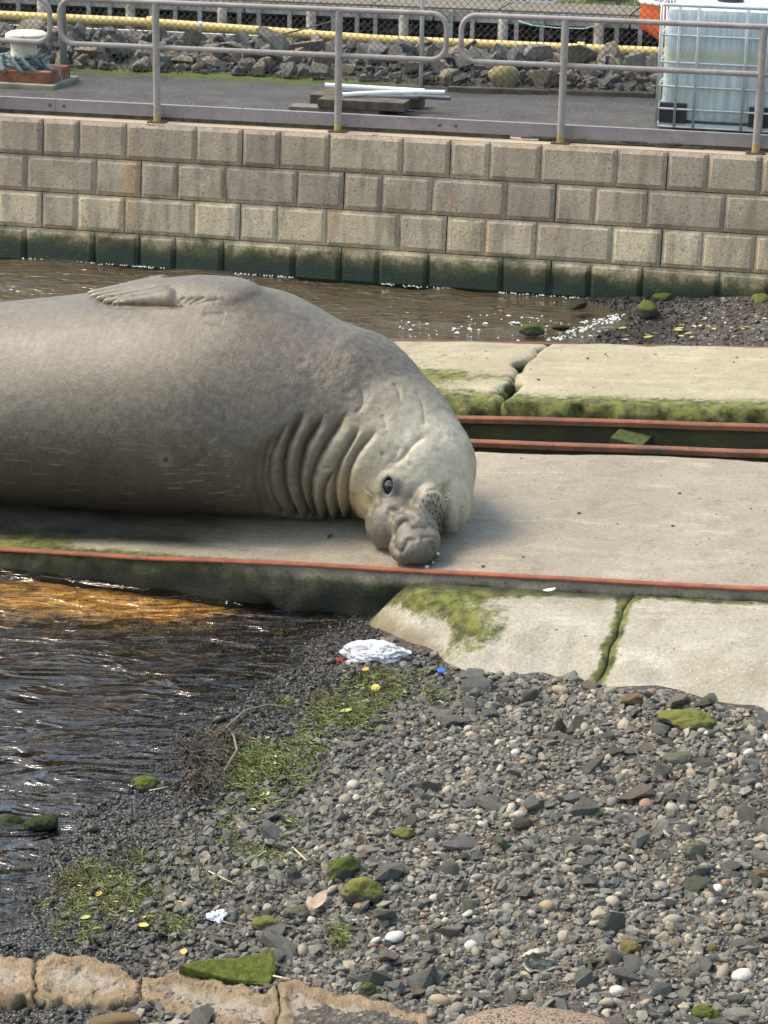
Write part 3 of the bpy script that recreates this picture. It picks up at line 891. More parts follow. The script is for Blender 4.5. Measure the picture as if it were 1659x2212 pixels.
CREASE = [  # line on the skin, depth, half width
    (c6([(300, 250), (225, 370), (178, 500), (170, 620), (195, 740), (262, 835)]), .022, .026),
    (c6([(400, 180), (330, 300), (288, 400), (265, 520), (265, 640), (292, 750), (352, 855)]), .040, .027),
    (c6([(520, 200), (445, 320), (397, 400), (370, 520), (355, 640), (377, 750), (432, 860)]), .046, .027),
    (c6([(660, 190), (600, 270), (530, 380), (470, 500), (428, 640), (432, 760), (466, 868)]), .046, .027),
    (c6([(590, 545), (545, 610), (512, 680), (508, 760), (542, 870)]), .040, .022),
    (c6([(740, 280), (670, 380), (605, 500), (572, 640), (577, 760), (622, 885)]), .046, .025),
    (c6([(850, 300), (760, 380), (695, 470), (657, 560), (645, 660), (651, 780), (692, 893), (722, 915)]), .046, .027),
    (c6([(200, 330), (150, 470), (130, 620), (150, 760), (200, 835)]), .026, .022),
    (c6([(110, 420), (90, 600), (110, 760), (150, 830)]), .018, .022),
    (c6([(560, 560), (520, 540), (500, 560)]), .010, .015),
    (c6([(705, 690), (695, 760), (700, 840), (760, 905)]), .016, .016),
    (c6([(1165, 350), (1110, 355), (1060, 400), (1010, 470), (975, 505), (920, 520)]), .013, .014),
    (c6([(975, 395), (970, 460), (935, 505), (890, 522)]), .010, .014),
    (c6([(1050, 500), (1045, 540)]), .004, .01),
    (c6([(868, 200), (895, 250), (905, 310)]), .007, .009),
    (c6([(945, 0), (985, 60), (990, 130)]), .007, .010),
    (c6([(740, 30), (765, 110), (745, 175), (700, 200)]), .008, .012),
    (c6([(1080, 40), (1130, 130), (1145, 290)]), .006, .012),
    (c6([(1140, 690), (1175, 668), (1225, 675), (1245, 640)]), .010, .010),
    (c6([(1250, 620), (1275, 690), (1290, 770), (1285, 850), (1255, 920), (1245, 985)]), .040, .020),
    (c6([(1380, 770), (1370, 850), (1345, 930)]), .014, .013),
    (c6([(1270, 640), (1310, 700), (1300, 730)]), .010, .013),
    (c6([(790, 790), (830, 770), (880, 745)]), .014, .014),
    (c6([(830, 700), (800, 730), (800, 790), (790, 850)]), .016, .015),
    (c6([(770, 660), (800, 700), (830, 715)]), .006, .008),
    (c6([(900, 790), (980, 795), (1050, 820), (1080, 850), (1100, 870)]), .015, .012),
    (c6([(1090, 870), (1010, 845), (960, 890), (935, 960), (940, 1050), (990, 1085)]), .030, .014),
    (c6([(1180, 915), (1110, 905), (1050, 910)]), .010, .009),
    (c6([(1110, 1000), (1040, 970), (1025, 1010), (1000, 1060), (985, 1085)]), .013, .010),
    (c6([(1230, 1000), (1200, 970), (1150, 960), (1110, 990)]), .009, .009),
    (c6([(1185, 985), (1200, 1040), (1210, 1080)]), .014, .010),
    (c6([(905, 800), (950, 880), (965, 905)]), .006, .010),
    (c6([(865, 462), (888, 450)]), .014, .010),
    (c5([(1045, 248), (1075, 215), (1110, 198)]), .006, .011), (c5([(1085, 250), (1110, 222), (1160, 198)]), .007, .011),
    (c5([(1115, 252), (1150, 222), (1230, 195)]), .008, .012), (c5([(1135, 248), (1200, 226), (1310, 212)]), .006, .013),
    (c5([(1190, 300), (1260, 298), (1350, 297)]), .005, .012), (c5([(1200, 350), (1270, 355), (1340, 350)]), .003, .012),
    (c5([(690, 195), (760, 190), (830, 195)]), .006, .012), (c5([(620, 190), (690, 200)]), .006, .01), (c5([(700, 215), (780, 222)]), .005, .01),
    (c5([(680, 236), (800, 250), (920, 250), (1040, 252), (1110, 262)]), .014, .014),
]
lines = []
for px, dep, wid in CREASE:
    px = np.array(px, float)
    L = np.concatenate([[0], np.cumsum(np.linalg.norm(np.diff(px, axis=0), axis=1))])
    tt = np.linspace(0, L[-1], max(8, int(L[-1] / 4)))
    qx = np.interp(tt, L, px[:, 0]); qy = np.interp(tt, L, px[:, 1])
    kk = np.ones(5) / 5                                   # round the corners off
    lines.append(np.stack([np.convolve(np.pad(q, 2, 'edge'), kk, 'valid') for q in (qx, qy)], 1))
allp = surfs(sd_seal, np.concatenate(lines), 40); at0 = 0
disp = np.zeros(len(SV)); fold = np.zeros(len(SV))
for ci, (ln, (px, dep, wid)) in enumerate(zip(lines, CREASE)):
    pl = allp[at0:at0 + len(ln)]; at0 += len(ln)
    pl = pl[pl[:, 2] > -.02]
    jump = np.linalg.norm(np.diff(pl, axis=0), axis=1)
    pl = pl[np.concatenate([[True], jump < .12])]
    isf = ci < 7
    rad = wid * 1.9 if isf else wid * 4.5
    m = np.where(np.all((SV > pl.min(0) - rad) & (SV < pl.max(0) + rad), 1))[0]
    q = SV[m]; best = np.full(len(m), 9.0); bt = np.zeros(len(m)); ns_ = len(pl) - 1
    for i in range(ns_):
        d = pl[i + 1] - pl[i]; t = np.clip(((q - pl[i]) @ d) / (d @ d + 1e-12), 0, 1)
        dd = np.linalg.norm(q - pl[i] - t[:, None] * d, axis=1)
        c = dd < best; best[c] = dd[c]; bt[c] = (i + t[c]) / ns_
    if isf:      # rolls of blubber: round tops, tight crevices
        x = np.clip(best / rad, 0, 1)
        g = -dep * 1.65 * (1 - np.sqrt(np.clip(1 - (1 - x) ** 2, 0, 1))) * sstep(bt, -.02, .20) * sstep(bt, 1.06, .97)
        fold[m] = np.minimum(fold[m], g)
    else:
        tap = sstep(bt, -.02, .22) * sstep(bt, 1.02, .86)
        disp[m] -= 1.35 * dep * np.exp(-np.sqrt((best / wid) ** 2 + .004)) * tap * (best < rad)
disp = np.maximum(disp, -.055) + fold
# loose rolls between the creases, fine skin ripples round the neck and the snout
disp += fbm(SV, 1.6, 51, 2) * .010 * sstep(SV[:, 0], 2.1, 1.2)
pro = np.exp(-np.sum(((SV - [2.27, .26, .10]) / [.17, .20, .15]) ** 2, 1))
disp += pro * (-.0015 * np.clip(1 - np.abs(vnoise(SV * [1, 1, 1.6], 15, 88)) * 4.5, 0, 1) - .002 * np.clip(1 - np.abs(vnoise(SV, 34, 89)) * 3.5, 0, 1))
nk = np.exp(-((SV[:, 0] - 1.75) / .35) ** 2) * (SV[:, 1] < 1.0)
disp += nk * (-.0014 * np.clip(1 - np.abs(vnoise(SV * [1.7, .7, .7], 13, 90)) * 4, 0, 1))
disp += fbm(SV, 26, 61, 3) * .0022 * sstep(SV[:, 0], 1.3, 1.9)
SV = SV + SN * disp[:, None]
SV[:, 2] = np.maximum(SV[:, 2], .003)
SV = relax(SV, SQ, 1, .12)

def mat_seal():
    t = NT('seal_skin'); co = t.co(False); a, b, c = t.xyz(co)[0:3]
    n1 = t.noise(2.3, 7, .65, co); n2 = t.noise(26, 7, .8, co); n3 = t.noise(90, 3, .6, co)
    body = t.mix(t.ramp(n1, [(.36, 0.0), (.64, 1.0)]), (.058, .0455, .031), (.106, .084, .055))
    body = t.mix(t.ramp(n2, [(.42, 0.0), (.66, .7)]), body, (.185, .155, .105))
    body = t.mix(t.ramp(n2, [(.28, .4), (.42, 0.0)]), body, (.035, .031, .025))
    # paler, creamier coat over face, throat and the crown
    hd = t.n('VectorMath', {'operation': 'DISTANCE'}); t.put(hd.inputs[0], co); hd.inputs[1].default_value = (2.26, .52, .36)
    f = t.rng(t.math('ADD', hd.outputs['Value'], t.math('MULTIPLY', t.math('SUBTRACT', n1, .5), .35)), .58, .24)
    face = t.mix(t.ramp(t.noise(14, 6, .65, co), [(.36, 0.0), (.66, 1.0)]), (.36, .306, .212), (.53, .468, .35))
    col = t.mix(f, body, face)
    nd = t.n('VectorMath', {'operation': 'DISTANCE'}); t.put(nd.inputs[0], co); nd.inputs[1].default_value = (1.80, .40, .30)
    col = t.mix(t.rng(t.math('ADD', nd.outputs['Value'], t.math('MULTIPLY', t.math('SUBTRACT', n1, .5), .3)), .50, .15, 0.0, .62), col, t.mix(t.ramp(n2, [(.35, 0.0), (.65, 1.0)]), (.20, .165, .112), (.31, .262, .185)))
    # ochre stain on the near cheek and the throat rolls
    yd = t.n('VectorMath', {'operation': 'DISTANCE'}); t.put(yd.inputs[0], co); yd.inputs[1].default_value = tuple(float(v) for v in surf(sd_head, 775, 1085))
    col = t.mix(t.rng(t.math('ADD', yd.outputs['Value'], t.math('MULTIPLY', n2, .12)), .26, .08, 0.0, .75), col, (.42, .30, .125))
    # darker grey-brown proboscis
    pd = t.n('VectorMath', {'operation': 'DISTANCE'}); t.put(pd.inputs[0], co); pd.inputs[1].default_value = (2.275, .22, .08)
    col = t.mix(t.rng(t.math('ADD', pd.outputs['Value'], t.math('MULTIPLY', t.math('SUBTRACT', n2, .5), .10)), .36, .25, 0.0, .94), col, t.mix(t.ramp(n2, [(.35, 0.0), (.65, 1.0)]), (.078, .067, .050), (.140, .121, .089)))
    # dark lids and tear stain
    ed = t.n('VectorMath', {'operation': 'DISTANCE'}); t.put(ed.inputs[0], co); ed.inputs[1].default_value = tuple(float(v) for v in EYE)
    col = t.mix(t.rng(t.math('ADD', ed.outputs['Value'], t.math('MULTIPLY', n2, .02)), .09, .046, 0.0, .85), col, (.05, .048, .05))
    ts = t.n('VectorMath', {'operation': 'DISTANCE'}); t.put(ts.inputs[0], co); ts.inputs[1].default_value = tuple(float(v) for v in surf(sd_head, 826, 1075))
    col = t.mix(t.rng(t.math('ADD', ts.outputs['Value'], t.math('MULTIPLY', n2, .03)), .06, .03, 0.0, .75), col, (.085, .078, .065))
    # scars: pale scratches along the lower flank
    sc = t.noise(1.0, 2, .5, t.co(False, (4.0, 60, 60)))
    sf = t.math('MULTIPLY', t.ramp(sc, [(.625, 0.0), (.67, 1.0)]), t.rng(c, .70, .30, 0.0, .7))
    sf = t.math('MULTIPLY', sf, t.rng(a, 1.5, 1.2))
    col = t.mix(sf, col, (.42, .37, .31))
    pt = t.ramp(t.noise(1.1, 8, .8, co), [(.44, 0.0), (.60, 1.0)])
    col = t.mix(t.math('MULTIPLY', t.math('MULTIPLY', pt, .45), t.rng(f, 0.0, .6, 1.0, 0.0)), col, (.045, .038, .028))
    wd = t.n('VectorMath', {'operation': 'DISTANCE'}); t.put(wd.inputs[0], co); wd.inputs[1].default_value = tuple(float(v) for v in surf(sd_head, 357, 993))
    wv_ = t.math('ADD', wd.outputs['Value'], t.math('MULTIPLY', t.math('SUBTRACT', n2, .5), .05))
    col = t.mix(t.rng(wv_, .06, .03, 0.0, .5), col, (.20, .18, .14)); col = t.mix(t.rng(wv_, .022, .012, 0.0, .9), col, (.015, .012, .010))
    # wet: damp belly plus the lower flank's shade painted into the colour
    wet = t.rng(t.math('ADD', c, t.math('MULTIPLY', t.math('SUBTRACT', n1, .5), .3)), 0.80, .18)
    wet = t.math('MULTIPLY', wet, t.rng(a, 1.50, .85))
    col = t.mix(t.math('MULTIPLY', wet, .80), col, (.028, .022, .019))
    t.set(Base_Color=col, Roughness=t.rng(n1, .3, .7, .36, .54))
    t.b.inputs['Specular IOR Level'].default_value = .45
    # short coat: hair-like streaks
    h1 = t.noise(1.0, 3, .6, t.co(False, (190, 60, 60)))
    bb = t.bump(n2, .007, .55)
    bb = t.bump(n3, .0025, .5, bb)
    t.bump(h1, .003, .5, bb)
    return t.m
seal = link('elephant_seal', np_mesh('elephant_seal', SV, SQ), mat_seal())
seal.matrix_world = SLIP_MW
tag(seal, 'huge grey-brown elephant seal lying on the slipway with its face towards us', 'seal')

# eyeball, claws, whiskers, mucus
t = NT('seal_eye'); t.set(Base_Color=(.010, .010, .014), Roughness=.06); t.b.inputs['Specular IOR Level'].default_value = .6; t.b.inputs['Coat Weight'].default_value = 1.0; t.b.inputs['Coat Roughness'].default_value = .03
M_EYE = t.m
bm = bmesh.new(); bmesh.ops.create_uvsphere(bm, u_segments=32, v_segments=20, radius=.050)
me = bpy.data.meshes.new('eye'); bm.to_mesh(me); bm.free(); me.polygons.foreach_set('use_smooth', np.ones(len(me.polygons), bool))
eo = link('eye', me, M_EYE, seal); eo.location = tuple(EYE - EYE_N * .033)
M_CLAW = simple('claw', (.42, .39, .31), (.26, .24, .19), 40, .45, .001, 100)
for i, (a, b) in enumerate(zip(fl_base, fl_tip)):
    d = b - a; d /= np.linalg.norm(d); n = grad(sd_trunk, b)
    pth = [b - d * .012 + n * .012, b + d * .015 + n * .015, b + d * .036 + n * .012, b + d * .052 + n * .004]
    MB().tube(pth, [.010, .0095, .007, .002], 8).build('claw', M_CLAW, seal, smooth=True)
M_WHISK = simple('whisker', (.02, .018, .018), (.03, .028, .025), 20, .5, 0)
rw = random.Random(4)
for x, y in c8([(865, 640), (910, 590), (940, 600), (975, 590), (1010, 620), (840, 695), (895, 690), (930, 655), (960, 660), (990, 690), (1030, 690), (870, 750), (925, 735), (955, 760), (985, 740), (1020, 760), (1045, 730), (905, 800), (945, 800), (975, 815), (1005, 800), (1035, 800), (925, 850), (960, 880), (995, 860), (1020, 870), (990, 910), (1015, 925), (1000, 640), (905, 650), (1060, 770)]):
    p = surf(sd_head, x, y); n = grad(sd_head, p)
    dn = -e_up * .9 + e_side * rw.uniform(.0, .3); dn = dn - n * (dn @ n); dn /= np.linalg.norm(dn)
    L = rw.uniform(.016, .028)
    MB().tube([p - dn * L * .5 - n * .004, p + n * .0015, p + dn * L * .5 + n * .003], [.0022, .0036, .0014], 5).build('bristle', M_WHISK, seal)
M_PALEW = simple('whisker_pale', (.55, .48, .36), (.5, .45, .33), 20, .5, 0)
for x0, y0, x1, y1 in ((1000, 560, 1010, 640), (1060, 600, 1110, 560), (1050, 640, 1090, 620), (1080, 680, 1105, 560), (405, 600, 340, 540), (395, 605, 310, 500)):
    (px, py), (qx, qy) = c8([(x0, y0), (x1, y1)])
    p = surf(sd_head, px, py); n = grad(sd_head, p); q = surf(sd_head, qx, qy); q = q + grad(sd_head, q) * .012
    MB().tube([p, (p + q) / 2 + n * .014, q], [.0016, .0013, .0007], 4).build('long_whisker', M_PALEW, seal)
t = NT('mucus'); t.set(Base_Color=(.62, .66, .60), Roughness=.12); t.b.inputs['Transmission Weight'].default_value = .35
mb = MB()
pm = [surf(sd_head, *c8([q])[0]) for q in ((985, 1130), (997, 1165), (990, 1200), (965, 1215), (945, 1200))]
mb.tube([p + grad(sd_head, p) * .014 for p in pm], [.008, .014, .017, .014, .006], 8)
q0 = slip_at(*c8([(905, 1275)])[0]); q1 = pm[2]
mb.tube([q1 + np.array([0, -.016, 0]), (q1 + q0) / 2 + np.array([0, -.01, -.01]), q0 + np.array([0, 0, .006])], [.010, .009, .012], 7)
mb.build('mucus', t.m, seal, smooth=True)

# ---------------------------------------------------------------- loose rock meshes shared by stones of every size
def hull_mesh(name, seed, m, npts=15, flat=.7, smooth=False, sub=0):
    r = np.random.default_rng(seed)
    bm = bmesh.new()
    p = r.normal(size=(npts, 3)); p /= np.linalg.norm(p, axis=1)[:, None]
    p *= r.uniform(.75, 1.1, (npts, 1)); p *= [1.0, r.uniform(.65, .95), flat * r.uniform(.8, 1.1)]
    for q in p: bm.verts.new(q)
    res = bmesh.ops.convex_hull(bm, input=bm.verts)
    bmesh.ops.delete(bm, geom=[v for v in bm.verts if not v.link_faces], context='VERTS')
    if sub:
        bmesh.ops.bevel(bm, geom=list(bm.edges), offset=.10, segments=1, affect='EDGES', profile=.6)
        bmesh.ops.triangulate(bm, faces=bm.faces)
    me = bpy.data.meshes.new(name); bm.to_mesh(me); bm.free()
    me.polygons.foreach_set('use_smooth', np.full(len(me.polygons), smooth)); me.materials.append(m)
    return me
def round_mesh(name, seed, m, amp=.18, flat=.75, sub=3, fine=.03):
    bm = bmesh.new(); bmesh.ops.create_icosphere(bm, subdivisions=sub, radius=1)
    me = bpy.data.meshes.new(name); bm.to_mesh(me); bm.free()
    v = np.zeros(len(me.vertices) * 3); me.vertices.foreach_get('co', v); v = v.reshape(-1, 3)
    n = v.copy()
    v = v * (1 + amp * fbm(n + seed * 3.1, 1.1, seed, 3) + fine * fbm(n + seed, 5, seed, 3))[:, None] * [1, .85, flat]
    me.vertices.foreach_set('co', v.ravel()); me.polygons.foreach_set('use_smooth', np.ones(len(me.polygons), bool)); me.update()
    me.materials.append(m)
    return me
def stone_mat(name, c, c2, sc=3.0):
    t = NT(name); co = t.co(False); oi = t.n('ObjectInfo').outputs['Random']
    col = t.mix(oi, c, c2)
    col = t.mix(t.math('MULTIPLY', t.ramp(t.noise(sc, 6, .7, co), [(.4, 0.0), (.7, 1.0)]), .6), col, tuple(x * .45 for x in c))
    col = t.mix(t.ramp(t.noise(sc * 1.9, 5, .7, co), [(.64, 0.0), (.74, .5)]), col, (.26, .23, .15))
    t.set(Base_Color=col, Roughness=.88); t.bump(t.noise(sc * 5, 6, .7, co), .02)
    return t.m
def put_rock(name, me, p, size, rot=(0, 0, 0)):
    o = link(name, me); o.location = tuple(float(x) for x in p); o.scale = tuple(float(x) for x in np.broadcast_to(size, 3)); o.rotation_euler = rot
    return o

# ---------------------------------------------------------------- railing on the wall
M_GALV = mat_rust('weathered_rail_paint', (.33, .29, .27), (.27, .235, .22), (.23, .175, .145), 9, .6, (.20, .15, .12))
M_DRUST = simple('brown_iron', (.12, .075, .05), (.07, .05, .04), 20, .8, .001, 60)
M_YEL = simple('yellow_primer', (.40, .30, .09), (.28, .20, .08), 20, .7, .002, 80)
rail = empty('railing', W(2.6, .09, 0))
tag(rail, 'weathered tubular steel railing with rounded loops on the block wall', 'railing')
inv = Matrix.Translation(-Vector(W(2.6, .09, 0)))
def kid(mb, name, m, parent, **k):
    """parts are modelled at their place in the scene and hung on their thing"""
    o = mb.build(name, m, parent, **k)
    o.matrix_parent_inverse = parent.matrix_world.inverted() if parent.parent is None else Matrix()
    return o
bpy.context.view_layer.update()
def loop_path(s0, s1, z0, z1, r, n=.085, k=7):
    P = []
    for cs, cz, a0 in ((s1 - r, z1 - r, 90), (s1 - r, z0 + r, 0), (s0 + r, z0 + r, -90), (s0 + r, z1 - r, 180)):
        for i in range(k):
            a = R(a0 - 90 * i / (k - 1)); P.append(W(cs + r * math.cos(a), n, cz + r * math.sin(a)))
    # long straights get intermediate points
    out = []
    for i in range(len(P)):
        p, q = P[i], P[(i + 1) % len(P)]
        L = np.linalg.norm(q - p); m = max(1, int(L / .25))
        out += [p + (q - p) * j / m for j in range(m)]
    return out
for s0, s1 in ((-3.3, .075), (.12, 3.54), (3.62, 7.6)):
    kid(MB().tube(loop_path(s0 + .022, s1 - .022, .637, 1.012, .125), .0225, 12, closed=True), 'rail_loop', M_GALV, rail, smooth=True)
for s in (-.62, -2.4, 1.005, 2.605, 4.50, 6.095, 7.4):
    kid(MB().tube([W(s, .085, z) for z in (.006, .3, .62, .9, 1.0)], .031, 14), 'post', M_GALV, rail, smooth='auto'); po_ = COL.objects[-1]
    kid(MB().tube([W(s, .085, z) for z in (.008, .075)], .0325, 14), 'post_foot', M_YEL, po_, smooth='auto')
    kid(MB().box(W(s, .085, .006), (.075, .055, .006), (WA, WN, (0, 0, 1))), 'base_plate', M_DRUST, po_)
    for q in (-.05, .05): kid(MB().lathe([(.010, 0), (.010, .010), (.005, .014)], W(s + q, .06, .012), 6), 'bolt', M_DRUST, po_)
M_KICK = mat_rust('kick_plate_paint', (.27, .24, .235), (.225, .195, .195), (.18, .14, .13), 5, .65, (.19, .13, .11))
kick = empty('kick_plate', W(2.6, .17, 0)); tag(kick, 'mauve grey steel kick plate along the foot of the railing', 'kick plate'); bpy.context.view_layer.update()
for s0, s1 in ((-3.4, .05), (.054, 1.73), (1.745, 3.42), (3.424, 7.7)):
    mb = MB(); mb.box(W((s0 + s1) / 2, .165, .088), ((s1 - s0) / 2, .004, .052), (WA, WN, (0, 0, 1)))
    mb.box(W((s0 + s1) / 2, .19, .137), ((s1 - s0) / 2 - .002, .022, .0035), (WA, WN, (0, 0, 1)))
    kid(mb, 'plate', M_KICK, kick)
for s in (.0, .13, 3.46, 3.60):
    kid(MB().lathe([(.013, 0), (.013, .012), (.006, .016)], (0, 0, 0), 8), 'bolt', M_DRUST, kick).matrix_world = Matrix.Translation(Vector(W(s, .160, .09))) @ Matrix.Rotation(-WYAW, 4, 'Z') @ Matrix.Rotation(R(90), 4, 'X')
M_OLDWOOD = simple('old_timber', (.115, .095, .065), (.055, .045, .035), 9, .9, .01, 25, world=True)
M_GREYWOOD = simple('grey_timber', (.19, .165, .125), (.10, .085, .06), 7, .9, .008, 25, world=True)
bt = empty('bedding_timber', W(1, .2, 0)); tag(bt, 'dark rotting bedding timber under the kick plate', 'timber'); bpy.context.view_layer.update()
for s0, s1, z in ((-3.4, 1.2, .017), (1.21, 4.05, .015), (4.3, 5.6, .010), (5.55, 7.7, .012)):
    kid(MB().box(W((s0 + s1) / 2, .205, z), ((s1 - s0) / 2, .03, z + .003), (WA, WN, (0, 0, 1))), 'board', M_OLDWOOD, bt)
rs = random.Random(8)
for i in range(14):
    s = rs.uniform(4.0, 6.5); L = rs.uniform(.15, .5)
    kid(MB().bar(W(s, .16 + rs.uniform(-.02, .03), rs.uniform(.005, .03)), W(s + L, .17 + rs.uniform(-.02, .03), rs.uniform(.005, .035)), .03, .012), 'splinter', M_OLDWOOD, bt)

# ---------------------------------------------------------------- caged liquid tank
def mat_ibc():
    t = NT('tank_plastic'); co = t.co(False); x, y, z = t.xyz(co)[0:3]
    st = t.noise(1.0, 5, .65, t.co(False, (34, 34, 1.3)))
    col = t.mix(t.ramp(st, [(.32, 0.0), (.66, 1.0)]), (.31, .39, .42), (.56, .65, .69))
    band = t.rng(t.math('ABSOLUTE', t.math('SUBTRACT', z, .70)), .10, .0)
    col = t.mix(t.math('MULTIPLY', band, t.ramp(st, [(.3, .2), (.6, .9)])), col, (.36, .34, .17))
    col = t.mix(t.math('MULTIPLY', t.rng(z, .60, .40), t.rng(st, .3, .7, .5, .1)), col, (.36, .42, .41))
    col = t.mix(t.math('MULTIPLY', t.rng(z, .16, .02), .6), col, (.45, .40, .28))
    t.set(Base_Color=col, Roughness=.42)
    t.b.inputs['Subsurface Weight'].default_value = .25; t.b.inputs['Subsurface Radius'].default_value = (.05, .05, .05)
    t.bump(st, .008, .6)
    return t.m
M_CAGE = simple('galvanised_cage', (.50, .53, .53), (.40, .43, .43), 12, .4, .001, 60, metal=.35)
M_BLACK = simple('black_plastic', (.022, .024, .032), (.035, .037, .045), 8, .5, .002, 40)
ibw, ibd, ibh = 1.0, 1.15, 1.0
ib = empty('caged_tank', W(5.235, .46, .0), -WYAW); tag(ib, 'white plastic liquid tank in a galvanised wire cage, at the right behind the railing', 'tank')
def rbox(mb, x0, x1, y0, y1, z0, z1): mb.box(((x0 + x1) / 2, (y0 + y1) / 2, (z0 + z1) / 2), ((x1 - x0) / 2, (y1 - y0) / 2, (z1 - z0) / 2)); return mb
mb = MB(); prof = []
for i in range(16):
    pass
def rounded_tank(x0, x1, y0, y1, z0, z1, r, n=6):
    ring = []
    for cx, cy, a0 in ((x1 - r, y1 - r, 0), (x0 + r, y1 - r, 90), (x0 + r, y0 + r, 180), (x1 - r, y0 + r, 270)):
        for i in range(n): a = R(a0 + 90 * i / (n - 1)); ring.append((cx, cy, a))
    V = []; F = []; lev = []
    for z, ins in [(z0, r), (z0 + r * .35, r * .2), (z0 + r, 0)] + [(z0 + r + (z1 - z0 - 2 * r) * k / 4, 0) for k in (1, 2, 3)] + [(z1 - r, 0), (z1 - r * .35, r * .2), (z1, r)]:
        for cx, cy, a in ring:
            V.append((cx + (r - ins) * math.cos(a) if ins < r else cx, cy + (r - ins) * math.sin(a) if ins < r else cy, z))
        lev.append(z)
    m = len(ring)
    for i in range(len(lev) - 1):
        for k in range(m): F.append((i * m + k, i * m + (k + 1) % m, (i + 1) * m + (k + 1) % m, (i + 1) * m + k))
    F.append(tuple(range(m))[::-1]); F.append(tuple((len(lev) - 1) * m + k for k in range(m)))
    return MB().raw(V, F)
rounded_tank(.03, ibw - .03, .03, ibd - .03, .155, 1.10, .07).build('bottle', mat_ibc(), ib, smooth='auto')
rbox(MB(), .04, ibw - .04, .04, ibd - .04, .115, .15).build('tray', simple('zinc_tray', (.62, .63, .62), (.5, .5, .5), 4, .5, .002, 50), ib)
for x0 in (.015, .40, ibw - .13): rbox(MB(), x0, x0 + .115, .05, ibd - .05, .0, .112).build('pallet_foot', M_GREYWOOD, ib)
for x0, x1 in ((.018, .245), (ibw - .245, ibw - .018)):
    for y0, y1 in ((.012, .10), (ibd - .10, ibd - .012)):
        rbox(MB(), x0, x1, y0, y1, .152, .318).build('corner_guard', M_BLACK, ib, bevel=.01)
zs = [.125, .272, .457, .652, .872, 1.115]
for z in zs:
    pth = []
    for cx, cy, a0 in ((ibw - .03, ibd - .03, 0), (.03, ibd - .03, 90), (.03, .03, 180), (ibw - .03, .03, 270)):
        for i in range(4): a = R(a0 + 30 * i); pth.append((cx + .035 * math.cos(a), cy + .035 * math.sin(a), z))
    MB().tube(pth, .0095 if z < 1.1 else .014, 8, closed=True).build('cage_hoop', M_CAGE, ib, smooth=True)
for fx in (.0, .15, .305, .70, .865, 1.0):
    for y in (-.012, ibd + .012):
        for dx in (-.006, .006): MB().tube([(fx * ibw + dx, y, .115), (fx * ibw + dx, y, 1.12)], .0058, 6).build('cage_upright', M_CAGE, ib, smooth=True)
for fy in (.2, .4, .6, .8):
    for x in (-.010, ibw + .010): MB().tube([(x, fy * ibd, .115), (x, fy * ibd, 1.12)], .008, 6).build('cage_upright', M_CAGE, ib, smooth=True)
MB().lathe([(.11, 1.095), (.11, 1.125), (.095, 1.13)], (ibw / 2, ibd / 2, 0), 20).build('filler_cap', M_BLACK, ib, smooth='auto')

# ---------------------------------------------------------------- bollard with rope
M_BOLL = mat_rust('flaking_white_paint', (.62, .58, .47), (.52, .47, .36), (.25, .12, .06), 7, .8, (.20, .09, .04))
M_BASE = mat_rust('heavy_rust', (.27, .105, .055), (.17, .065, .04), (.50, .45, .38), 9, .9, (.05, .03, .025))
bl = empty('bollard', W(-.92, 1.86, 0), -WYAW); tag(bl, 'rusty mooring bollard with a flaking white mushroom head', 'bollard')
rbox(MB(), -.50, .42, -.34, .34, -.01, .045).build('concrete_pad', simple('pad', (.25, .24, .17), (.17, .16, .11), 5, .9, .004, 50, world=True), bl, bevel=.015)
rbox(MB(), -.45, .36, -.26, .26, .045, .155).build('base_block', M_BASE, bl, bevel=.012)
MB().lathe([(.20, .155), (.165, .19), (.13, .24), (.12, .31), (.125, .37), (.15, .40)], (0, 0, 0), 24).build('stem', M_BOLL, bl, smooth='auto')
MB().lathe([(.14, .385), (.185, .40), (.205, .43), (.20, .465), (.16, .487), (.05, .495)], (.035, 0, 0), 28).build('head', M_BOLL, bl, smooth='auto')
t = NT('teal_rope'); co = t.co(False)
t.set(Base_Color=t.mix(t.ramp(t.noise(30, 4, .6, co), [(.35, 0.0), (.6, 1.0)]), (.075, .13, .135), (.30, .38, .37)), Roughness=.9); t.bump(t.n('TexWave', Vector=t.co(False, (1, 1, 1)), Scale=30.0, Distortion=2.0).outputs[0], .01)
rp = tag(empty('mooring_rope', W(-.92, 1.86, .155), -WYAW), 'teal mooring rope coiled round the bollard stem', 'rope')
for k in range(3):
    z = .03 + .035 * k; r = .215 - .022 * k
    MB().tube([(r * math.cos(a) * 1.02, r * math.sin(a), z + .012 * math.sin(2 * a + k)) for a in np.linspace(0, 2 * math.pi, 40, endpoint=False)], .019, 8, closed=True).build('coil', t.m, rp, smooth=True)
for a0, a1, o_ in ((-2.0, -1.2, .02), (-1.6, -.8, .03), (-2.5, -1.8, .025), (-1.1, -.3, .02)):
    MB().tube([((.20 + o_ * i) * math.cos(a0 + (a1 - a0) * i / 5), (.20 + o_ * .8 * i) * math.sin(a0 + (a1 - a0) * i / 5), .12 - .022 * i + .03 * math.sin(i)) for i in range(6)], .019, 8).build('loose_end', t.m, rp, smooth=True)
MB().tube([(.16, -.05, .10), (.24, -.10, .07), (.31, -.14, .025), (.37, -.18, .012)], .019, 8).build('loose_end', t.m, rp, smooth=True)
MB().tube([(-.16, -.10, .09), (-.26, -.17, .04), (-.36, -.20, .015), (-.55, -.24, .01)], .022, 8).build('loose_end', t.m, rp, smooth=True)

